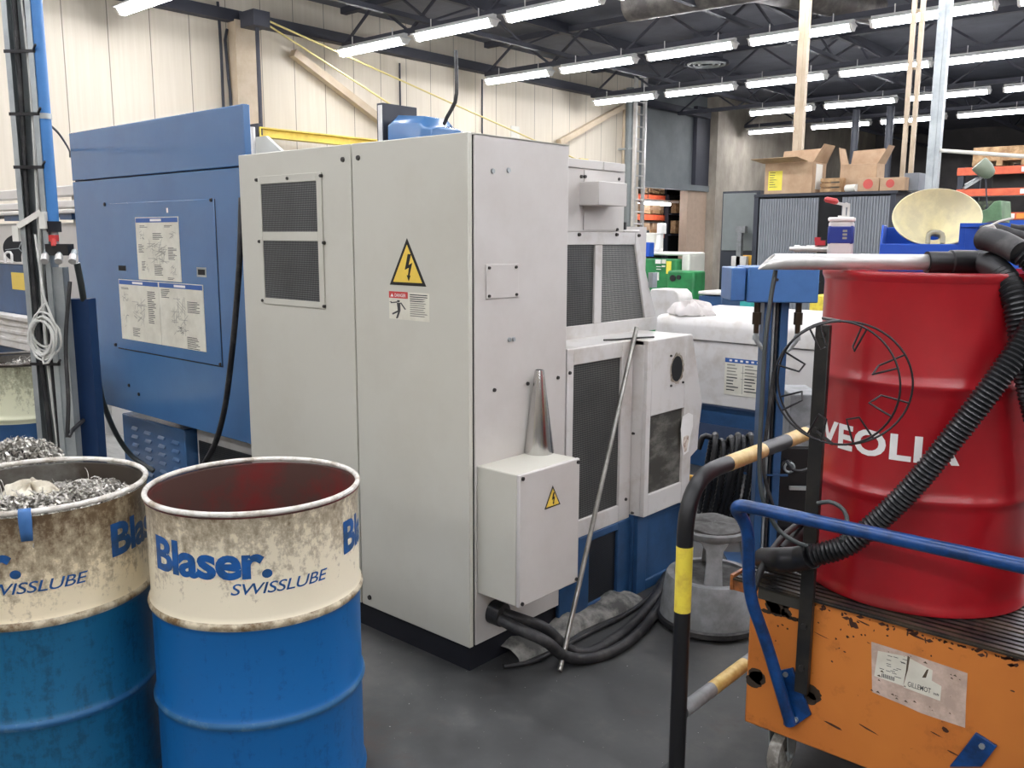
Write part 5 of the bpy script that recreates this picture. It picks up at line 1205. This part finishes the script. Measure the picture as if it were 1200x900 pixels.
ybox('yellow_box', 'small yellow box in the open front of the grey cupboard', 'box', KY-.04, .1, (870, 299), (883, 311), mat('amber_box', (232, 180, 74), .6), at_y(876, 312, KY-.04).z)
t = root_y('drill_press', 'small whitish bench drill stand in front of the grey cupboard', 'drill press', KY-.15, (863, 300))
for p0, p1 in (((862, 265), (873, 273)), ((863.5, 273), (867, 313)), ((857, 300), (874, 312))): part_y('stand_part', t, KY-.15, .06, p0, p1, M['greyplas'] if p0[0] > 860 else M['alu'], .004)
ybox('yellow_bin', 'narrow yellow bin between the ribbed cupboard and the red drum', 'bin', 8.0, .3, (949, 346), (962, 400), M['yelpaint'])
# boxes on the cupboard
def carton(name, label, Y, p0, p1, d, flaps, group='cardboard boxes on the cupboard', deco=None):
    a, c = at_y(*p0, Y), at_y(*p1, Y); zb = zt_; x0, x1, z1 = a.x, c.x, a.z; t = thing(name, label, 'box', ((x0+x1)/2, Y+d/2, zb), group)
    b = B(); w = .006
    if flaps:
        b.box(x0, x1, Y, Y+w, zb, z1); b.box(x0, x1, Y+d-w, Y+d, zb, z1); b.box(x0, x0+w, Y, Y+d, zb, z1); b.box(x1-w, x1, Y, Y+d, zb, z1); b.box(x0, x1, Y, Y+d, zb, zb+w)
    else: b.box(x0, x1, Y, Y+d, zb, z1)
    put(b, 'carton', M['card'], t, bevel=.003)
    for f in flaps or ():
        b = B()
        if f == 'front': b.prism([(x0-.02, Y, z1), (x1-.05, Y, z1), (x1-.08, Y-.22, z1+.035), (x0-.06, Y-.22, z1+.03)], (0, 0, .005))
        if f == 'back': b.prism([(x0+.02, Y+d, z1), (x1, Y+d, z1), (x1-.02, Y+d+.03, z1+.16), (x0+.03, Y+d+.03, z1+.15)], (0, .005, 0))
        if f == 'right': b.prism([(x1, Y, z1), (x1, Y+d, z1), (x1+.09, Y+d-.03, z1+.17), (x1+.09, Y+.03, z1+.17)], (.005, 0, 0))
        if f == 'left': b.prism([(x0, Y, z1), (x0, Y+d, z1), (x0-.04, Y+d-.03, z1+.17), (x0-.04, Y+.03, z1+.17)], (.005, 0, 0))
        put(b, 'flap', M['card'], t)
    return t, (x0, x1, zb, z1)
t, q = carton('cardboard_box', 'large open cardboard box with a yellow label on the ribbed cupboard', TY+.0, (897, 192), (951, 224), .34, ('front', 'back', 'right'))
l0, l1 = at_y(901, 201, TY), at_y(916, 223, TY); b = B(); b.box(l0.x, l1.x, TY-.003, TY, l1.z, l0.z, 0); rr = random.Random(9)
for k in range(7): zz = l0.z-.02-.024*k; b.face([(l0.x+.015, TY-.0036, zz), (l0.x+.015+.07*rr.random()+.03, TY-.0036, zz), (l0.x+.015+.06, TY-.0036, zz+.006), (l0.x+.015, TY-.0036, zz+.006)], 1)
put(b, 'yellow_sticker', [M['label_y'], M['ink']], t, recalc=False)
b = B(); b.box(q[1], q[1]+.003, TY+.08, TY+.24, q[2]+.04, q[3]-.02); put(b, 'white_sticker', M['white'], t)
t, q = carton('cardboard_box', 'open cardboard box with raised flaps behind two printed cartons', TY+.2, (985, 193), (1026, 222), .22, ('left', 'back', 'right'))
for k, (p0, p1, lab) in enumerate((((1005, 209), (1029.5, 222), 'left of two small cartons with a red stamp on the cupboard'), ((1031.5, 208.5), (1060, 222), 'right of two small cartons with a red stamp on the cupboard'))):
    t, q = carton('printed_carton', lab, TY+.01, p0, p1, .18, None, 'small cartons with red round stamps')
    b = B(); c = Vector(((q[0]+q[1])/2-.02*k, TY+.0085, (q[2]+q[3])/2+.005)); b.cyl(c, c+UY*.0015, .048-.008*k, n=24); put(b, 'red_stamp', mat('stamp_red', (206, 92, 84), .7), t)
q = at_y(975, 212, TY+.1)
t = thing('wooden_crate', 'small wooden slatted crate behind the big cardboard box', 'crate', (q.x, TY+.2, zt_))
for k in range(3):
    b = B(); b.box(q.x-.12, q.x+.10, TY+.1, TY+.12, zt_+.01+.05*k, zt_+.045+.05*k); put(b, 'slat', M['wood'], t)
b = B(); b.box(q.x-.12, q.x-.09, TY+.12, TY+.3, zt_, zt_+.145); b.box(q.x+.07, q.x+.10, TY+.12, TY+.3, zt_, zt_+.145); put(b, 'end_post', M['wood'], t)
q = at_y(997, 220, TY+.0); b = B(); b.cyl((q.x-.06, TY+.05, zt_+.036), (q.x+.06, TY-.0, zt_+.036), .036, n=24); o = put(b, 'paper_roll', M['white'], loc=(q.x, TY+.02, zt_)); tag(o, 'white paper roll lying on the cupboard edge', 'roll')
ybox('grey_carton', 'pale grey box at the right end of the cupboard top', 'box', TY+.12, .25, (1060, 203), (1076, 222), M['tamb'], zt_, .003)
# columns of the hall
def pole(name, label, Y, pt, pbm, w, m, twin=False):
    q = at_y(*pt, Y); b = B()
    if twin:
        for s in (-1, 1): b.box(q.x+s*w*.32-w*.16, q.x+s*w*.32+w*.16, Y-.02, Y+.02, 0, 5.28)
        for k in range(9): b.box(q.x-w*.4, q.x+w*.4, Y+.012, Y+.016, .5+.55*k, .53+.55*k)
    else: b.box(q.x-w/2, q.x+w/2, Y-.03, Y-.02, 0, 5.28); b.box(q.x-w/2, q.x-w/2+.01, Y-.02, Y+.04, 0, 5.28); b.box(q.x+w/2-.01, q.x+w/2, Y-.02, Y+.04, 0, 5.28); b.box(q.x-w*.14, q.x+w*.14, Y-.036, Y-.03, 0, 5.28)
    o = put(b, name, m, loc=(q.x, Y, 0)); return tag(o, label, 'column')
pole('beige_column', 'beige steel service column rising behind the large open cardboard box', 9.7, (939, 100), None, .105, M['beige'])
pole('twin_column', 'twin beige service column rising behind the printed cartons', 9.8, (1070, 100), None, .13, M['beige'], True)
pole('galvanised_column', 'galvanised service column rising behind the cream funnel', 8.2, (1101, 100), None, .095, M['zinc'])
for px, lab in ((1001, 'dark slim column in the far hall, behind the raised box flaps'), (1041, 'grey round column in the far hall, behind the printed cartons')):
    q = at_y(px, 170, 22); b = B(); b.cyl((q.x, 22, 0), (q.x, 22, 4.6), .085, n=18); o = put(b, 'far_column', M['anth'], loc=(q.x, 22, 0)); tag(o, lab, 'column')
# orange rack on the right
OY = 14.5; t = root_y('pallet_rack', 'orange beamed pallet rack at the right edge of the far hall', 'rack', OY, (1160, 230))
def beam(p0, p1, Y=OY):
    a, c = at_y(*p0, Y), at_y(*p1, Y); b = B(); b.box(a.x, a.x+3.2, Y, Y+.06, c.z, a.z); return put(b, 'beam', M['orange'], t, bevel=.006), a, c
for p0, p1 in (((1122, 197), (1122, 206)), ((1120.5, 222), (1120.5, 230.5))):
    bm, a, c = beam(p0, p1)
    for dx in (.85, 2.0):
        b = B(); b.box(a.x+dx, a.x+dx+.09, OY-.004, OY, (a.z+c.z)/2-.03, (a.z+c.z)/2+.035, 0); b.box(a.x+dx+.10, a.x+dx+.30, OY-.004, OY, (a.z+c.z)/2-.03, (a.z+c.z)/2+.035, 1); put(b, 'location_label', [M['signwhite'], mat('amber_label', (240, 160, 70), .6)], bm)
bm, a, c = beam((1173.5, 249), (1173.5, 257.5), 12.5)
b = B(); b.box(a.x+.07, a.x+.15, 12.496, 12.5, (a.z+c.z)/2-.03, (a.z+c.z)/2+.03, 0); b.box(a.x+.17, a.x+.34, 12.496, 12.5, (a.z+c.z)/2-.03, (a.z+c.z)/2+.03, 1); put(b, 'location_label', [M['signwhite'], MATS['amber_label']], bm)
xl = at_y(1121, 220, OY).x
b = B(); b.box(xl, xl+.08, OY+.02, OY+.1, 0, at_y(1121, 196, OY).z); b.box(xl, xl+.08, OY+.9, OY+.98, 0, at_y(1121, 196, OY).z); put(b, 'upright', M['anth'], t)
b = B(); b.bar((xl+.04, OY+.08, at_y(1121, 220, OY).z), (xl+.04, OY+.9, at_y(1121, 206, OY).z), .04, .04); b.bar((xl+.1, OY-.01, at_y(1122, 221, OY).z), (xl+.35, OY+.2, at_y(1131, 204, OY).z), .07, .03); put(b, 'brace', M['zinc'], t)
b = B(); zz = at_y(1121, 230, OY).z; b.box(xl, xl+3.2, OY+.06, OY+.9, zz+.02, zz+.04); b.box(xl, xl+3.2, OY+.06, OY+.9, zz+.38, zz+.40); put(b, 'shelf_deck', M['zinc'], t)
b = B(); b.box(xl+.35, xl+3, OY+.5, OY+.85, zz+.05, zz+.33); o = put(b, 'dark_crate', M['farwall'], loc=(xl+1.5, OY+.6, zz+.04), bevel=.01); tag(o, 'long dark grey crate on the lower shelf of the orange rack', 'crate')
z3 = at_y(1122, 197, OY).z
for k, (dx, w, h) in enumerate(((.18, .72, .20), (.95, .42, .24), (1.45, .5, .26))):
    tt = thing('wooden_pallet', ['wooden crate on top of the orange rack, leftmost', 'pale wooden box in the middle of the orange rack top', 'pale wooden box at the right end of the orange rack top'][k], 'crate', (xl+dx+w/2, OY+.3, z3+.012), 'wooden crates on the orange rack')
    b = B(); b.box(xl+dx, xl+dx+w, OY+.02, OY+.7, z3+.08, z3+.08+h); put(b, 'crate_box', M['wood'], tt, bevel=.006)
    b = B()
    for q in (0, .5, 1): b.box(xl+dx+(w-.08)*q, xl+dx+(w-.08)*q+.08, OY+.02, OY+.7, z3+.012, z3+.08)
    put(b, 'block', M['wood'], tt)
b = B(); p, q = at_y(1097, 176, 8.2), at_y(1225, 185, 8.2); b.cyl(p, q, .016, n=12); o = put(b, 'white_bar', M['white'], loc=tuple(p)); tag(o, 'white horizontal tube running from the galvanised column across the orange rack', 'bar')
# old green lathe with lamp in front of the rack
Gy = 10.2; t = root_y('old_lathe', 'old sage green machine with scalloped guard in front of the orange rack', 'machine', Gy, (1160, 250))
b = B(); pts = [(1128, 247), (1150, 247), (1156, 245), (1161, 240), (1165, 236), (1173, 234.5), (1176, 300), (1128, 300)]; b.prism([at_y(*p, Gy) for p in pts], (0, .4, 0)); put(b, 'guard', M['sage'], t, bevel=.01)
b = B(); a = at_y(1131, 234, Gy+.42); b.box(a.x, a.x+.36, Gy+.42, Gy+.6, a.z-.15, a.z-.02); put(b, 'gearbox', mat('dull_olive', (108, 118, 92), .5, dirt=(60, 66, 54), amount=.5, dscale=20), t)
b = B(); b.box(at_y(1128, 300, Gy).x, at_y(1180, 300, Gy).x, Gy, Gy+.5, 0, at_y(1128, 299, Gy).z); put(b, 'base', M['sage'], t)
q0, q1 = at_y(1157.5, 240, Gy+.2), at_y(1155, 206, Gy+.2)
t2 = thing('work_lamp', 'green-grey work lamp on a thin stem above the old green machine', 'lamp', tuple(q0))
b = B(); b.cyl(q0-UZ*.07, q1, .008, n=8); b.cyl(q0-UZ*.10, q0-UZ*.02, .025, n=12); put(b, 'stem', M['anth'], t2)
c = at_y(1152.5, 197, Gy+.2); dn = Vector((-.55, -.25, .6)).normalized(); b = B(); u = dn.orthogonal().normalized(); w = dn.cross(u); R = []
for rad, h in ((.03, -.12), (.06, -.10), (.085, -.03), (.088, .05), (.08, .07), (.0, .075)): R.append([c+dn*h+(u*math.cos(2*PI*k/28)+w*math.sin(2*PI*k/28))*rad for k in range(28)])
b.rings(R, caps=False); o = put(b, 'lamp_shade', mat('grey_green_enamel', (132, 142, 122), .45), t2)
b = B(); b.box(at_y(1183, 262, 9.5).x, at_y(1240, 262, 9.5).x, 9.5, 9.9, 0, at_y(1183, 258, 9.5).z); o = put(b, 'parts_bin', M['binblue'], loc=(at_y(1200, 262, 9.5).x, 9.7, 0)); tag(o, 'blue bin at the right edge below the orange rack', 'bin')

# ================================================================== on the left wall: crane, ladder, pipes
JXc = WX+.62
t = thing('jib_crane', 'yellow wall jib crane with two thin tie rods on the cream wall', 'crane', (JXc, 8.1, 2.8))
a0 = at_x(302, 149, JXc); a1 = at_x(412, 164.5, JXc); e1_ = at_x(684, 195, JXc); zc = a0.z
y0, y1 = a0.y, e1_.y+.1; h = at_x(303, 149, JXc).z-at_x(303, 160.5, JXc).z
b = B(); b.box(JXc-.01, JXc+.01, y0, y1, zc-h, zc); b.box(JXc-.08, JXc+.08, y0, y1, zc-.02, zc); b.box(JXc-.08, JXc+.08, y0, y1, zc-h, zc-h+.02); b.box(JXc-.085, JXc+.085, y0-.01, y0, zc-h, zc); put(b, 'boom', M['jib'], t)
top = at_x(309, 22, JXc); top2 = at_x(309, 26, JXc)
b = B(); b.cyl(top, (JXc, e1_.y, zc+.0), .015, n=10); put(b, 'tie_rod', M['jibrod'], t)
m1 = at_x(457, 122, JXc); mm = (m1-top2); k = (zc-top2.z)/mm.z; b = B(); b.cyl(top2, top2+mm*k, .015, n=10); put(b, 'tie_rod', M['jibrod'], t)
b = B(); b.box(WX+.30, JXc+.05, 7.75, y0+.25, top.z-.12, top.z+.1); b.box(WX+.30, JXc+.05, 7.75, y0+.05, zc-h-.05, zc+.05); b.cyl((JXc-.1, 7.9, zc-h), (JXc-.1, 7.9, top.z), .03); put(b, 'pivot_bracket', M['roofsteel'], t)
b = B(); c = (JXc, e1_.y-.05, zc+.03); b.obox(c, (UX*.06, UY*.14, UZ*.04)); put(b, 'end_stop', M['jib'], t)
LXp = WX+.45; r0_, r1_ = at_x(743.5, 180, LXp), at_x(754.5, 180, LXp); zt3 = at_x(750, 66, LXp).z
t = thing('ladder', 'narrow vertical aluminium ladder fixed at the far end of the cream wall', 'ladder', (LXp, (r0_.y+r1_.y)/2, 1.6))
for y in (r0_.y, r1_.y):
    b = B(); b.box(LXp-.04, LXp+.04, y-.03, y+.03, 1.5, zt3); put(b, 'rail', M['alu'], t)
k = 0
while 1.6+.28*k < zt3-.05:
    b = B(); b.cyl((LXp, r0_.y, 1.6+.28*k), (LXp, r1_.y, 1.6+.28*k), .018, n=8); put(b, 'rung', M['alu'], t); k += 1
b = B()
for z_ in (1.7, 3.6): b.box(WX-.1, LXp, r0_.y-.02, r0_.y+.02, z_, z_+.04)
b.box(LXp-.04, LXp+.04, r0_.y-.03, r0_.y+.03, 0, 1.5); b.box(LXp-.04, LXp+.04, r1_.y-.03, r1_.y+.03, 0, 1.5); put(b, 'wall_bracket', M['zinc'], t)
def vpipe(name, label, px, r, m, X=WX+.2, z0=0, z1=5.0):
    q = at_x(px, 180, X); b = B(); b.cyl((X, q.y, z0), (X, q.y, z1), r, n=16); o = put(b, name, m, loc=(X, q.y, z0)); tag(o, label, 'pipe')
vpipe('downpipe', 'thick grey downpipe beside the ladder on the cream wall', 737.5, .11, M['cabgrey'], WX+.25)
vpipe('beige_pipe', 'thin beige pipe between cream wall and grey downpipe', 731, .045, M['beige'], WX+.1)
for pts, lab in ((((255, 2), (258, 40), (260, 80), (262, 128)), 'left of two thin conduits on the cream wall above the blue panel'), (((266, 34), (263, 36), (265, 60), (268, 95), (271, 128)), 'right of two thin conduits on the cream wall above the blue panel')):
    pp = [at_x(*p, WX+.06) for p in pts]; pp.append(Vector((WX+.06, pp[-1].y, .02))); b = B(); b.tube(smooth_path(pp, .2), .022, 8); o = put(b, 'conduit', M['anth'], loc=tuple(pp[-1])); tag(o, lab, 'conduit')
for px, lab in ((469, 'thin vertical conduit on the cream wall above the blue motor'), (565, 'thin vertical cable on the cream wall right of the blue motor')):
    q = at_x(px, 120, WX+.03); b = B(); b.cyl((WX+.03, q.y, 0), (WX+.03, q.y, 4.6), .016, n=8); o = put(b, 'conduit', M['anth'], loc=(WX+.03, q.y, 0)); tag(o, lab, 'conduit')
q = at_x(604, 155, WX+.01); b = B(); b.box(WX, WX+.01, q.y-.13, q.y+.13, q.z-.12, q.z+.12); o = put(b, 'notice', M['white'], loc=tuple(q)); tag(o, 'small white notice on the cream wall above the grey cabinet', 'notice')
# store behind the gate
SX = -13.75; t = thing('store_rack', 'orange beamed storage rack glowing in the room behind the gate', 'rack', (SX, 24, 0))
def sx(p): return at_x(*p, SX)
ya, yb = sx((745, 240)).y, sx((781, 240)).y
for p0, p1 in (((760, 228), (760, 236)), ((760, 251.5), (760, 258)), ((760, 274), (760, 279))):
    b = B(); b.box(SX-.06, SX, ya-1, yb, sx(p1).z, sx(p0).z); put(b, 'beam', M['orange'], t)
for y in (ya-.9, yb):
    b = B(); b.box(SX-.1, SX-.01, y, y+.1, 0, 3.2); b.box(SX-1.0, SX-.9, y, y+.1, 0, 3.2); put(b, 'upright', M['anth'], t)
for k, (p0, p1) in enumerate((((760, 236.2), (760, 239)), ((760, 258), (760, 261)))):
    b = B(); b.box(SX-1, SX-.07, ya-1, yb, sx(p1).z, sx(p1).z+.03); put(b, 'shelf_deck', M['zinc'], t)
n = 0
for zrow in ((760, 227.5), (760, 250.5), (760, 273)):
    for px in (757, 768, 777):
        q = at_x(px, zrow[1], SX-.1); tt = tag(put(B().box(SX-.7, SX-.08, q.y-.17, q.y+.17, q.z+.10, q.z+.32).box(SX-.7, SX-.08, q.y-.18, q.y+.18, q.z, q.z+.10, 1), 'storage_crate', [M['card'], M['wood']], loc=(SX-.4, q.y, q.z), bevel=.01), ['light crate on the top beam of the store rack', 'light crate on the middle beam of the store rack', 'light crate on the low beam of the store rack'][n//3]+', '+['nearest the ladder', 'middle one', 'farthest from the ladder'][n % 3], 'crate', 'crates on the store rack'); n += 1
q0, q1 = at_x(752, 238, -13.3), at_x(794, 235, -13.3)
t = thing('store_light', 'glowing fluorescent tube in the store behind the gate', 'light', tuple(q0))
b = B(); b.cyl(q0, (q0.x, q1.y-.4, q0.z), .03, n=8); put(b, 'tube', M['tubelight'], t)
b = B(); b.box(q0.x-.05, q0.x+.05, q0.y, q1.y, q0.z+.05, q0.z+.11); b.cyl((q0.x, q0.y+.3, q0.z+.1), (q0.x, q0.y+.3, 5.3), .01); put(b, 'housing', M['housing'], t)
t = thing('dark_shelf', 'dark steel shelf unit with pale boxes in the store doorway', 'shelf', (-13.6, 23.5, 0)); SX2 = -13.6
s2 = lambda px, py: at_x(px, py, SX2)
b = B(); ya, yb = s2(784, 240).y, s2(802, 240).y
for y in (ya, yb): b.box(SX2-.05, SX2, y-.03, y+.03, 0, 2.75); b.box(SX2-.10, SX2-.06, y-.03, y+.03, 0, 2.75)
put(b, 'upright', M['anth'], t)
for py in (252, 276):
    b = B(); b.box(SX2-.10, SX2+.1, ya, yb, s2(790, py).z, s2(790, py).z+.04); put(b, 'shelf_board', M['anth'], t)
b = B(); b.box(SX2-.12, SX2-.10, ya, yb, 0, 2.75); b.bar((SX2, yb, s2(790, 257).z), (SX2, yb-.5, s2(790, 264).z), .03, .03); put(b, 'back_panel', M['dark'], t)
for k, py in enumerate((251.5, 275.5)):
    b = B(); z_ = s2(790, py).z+.045; b.box(SX2-.09, SX2+.08, ya+.25, yb-.35, z_, z_+.36); o = put(b, 'pale_box', M['wood'], loc=(SX2-.3, (ya+yb)/2, z_), bevel=.01); tag(o, ['pale box on the upper board of the dark shelf unit', 'pale box on the lower board of the dark shelf unit'][k], 'box')
# duct and round diffuser under the roof
q = at_z(828, 76, 4.75); t = thing('ceiling_diffuser', 'round ceiling air diffuser between the batten rows', 'air diffuser', (q.x, q.y, 4.75))
b = B(); b.lathe([(.42, 4.75), (.40, 4.80), (.30, 4.84), (.26, 5.3)], (q.x, q.y, 0), 40); put(b, 'collar', M['roofsteel'], t, recalc=False)
for r in (.34, .24, .14):
    b = B(); b.torus((q.x, q.y, 4.76), r, .02, n=40, k=6); put(b, 'ring_vane', M['cabgrey'], t)
b = B(); q = at_z(800, 8, 4.9); b.cyl((q.x-.6, q.y-.5, 4.95), (q.x+2.2, q.y-.3, 4.95), .26, n=28); b.cyl((q.x+1.2, q.y-.4, 4.95), (q.x+2.0, q.y+2.2, 4.95), .22, n=28); o = put(b, 'air_duct', mat('dull_duct_metal', (136, 132, 126), .5, .4, dirt=(96, 92, 90), amount=.4, dscale=4), loc=(q.x, q.y, 4.95)); tag(o, 'dull metal air duct under the dark roof', 'duct')

# ================================================================== light and view
w = bpy.data.worlds.new('world'); SC.world = w; w.use_nodes = True
w.node_tree.nodes['Background'].inputs[0].default_value = (.55, .6, .7, 1); w.node_tree.nodes['Background'].inputs[1].default_value = .02
vs = SC.view_settings; SC.display_settings.display_device = 'sRGB'
vs.view_transform = 'Standard'; vs.look = 'None'; vs.gamma = 1; vs.use_curve_mapping = False; vs.exposure = 0.42
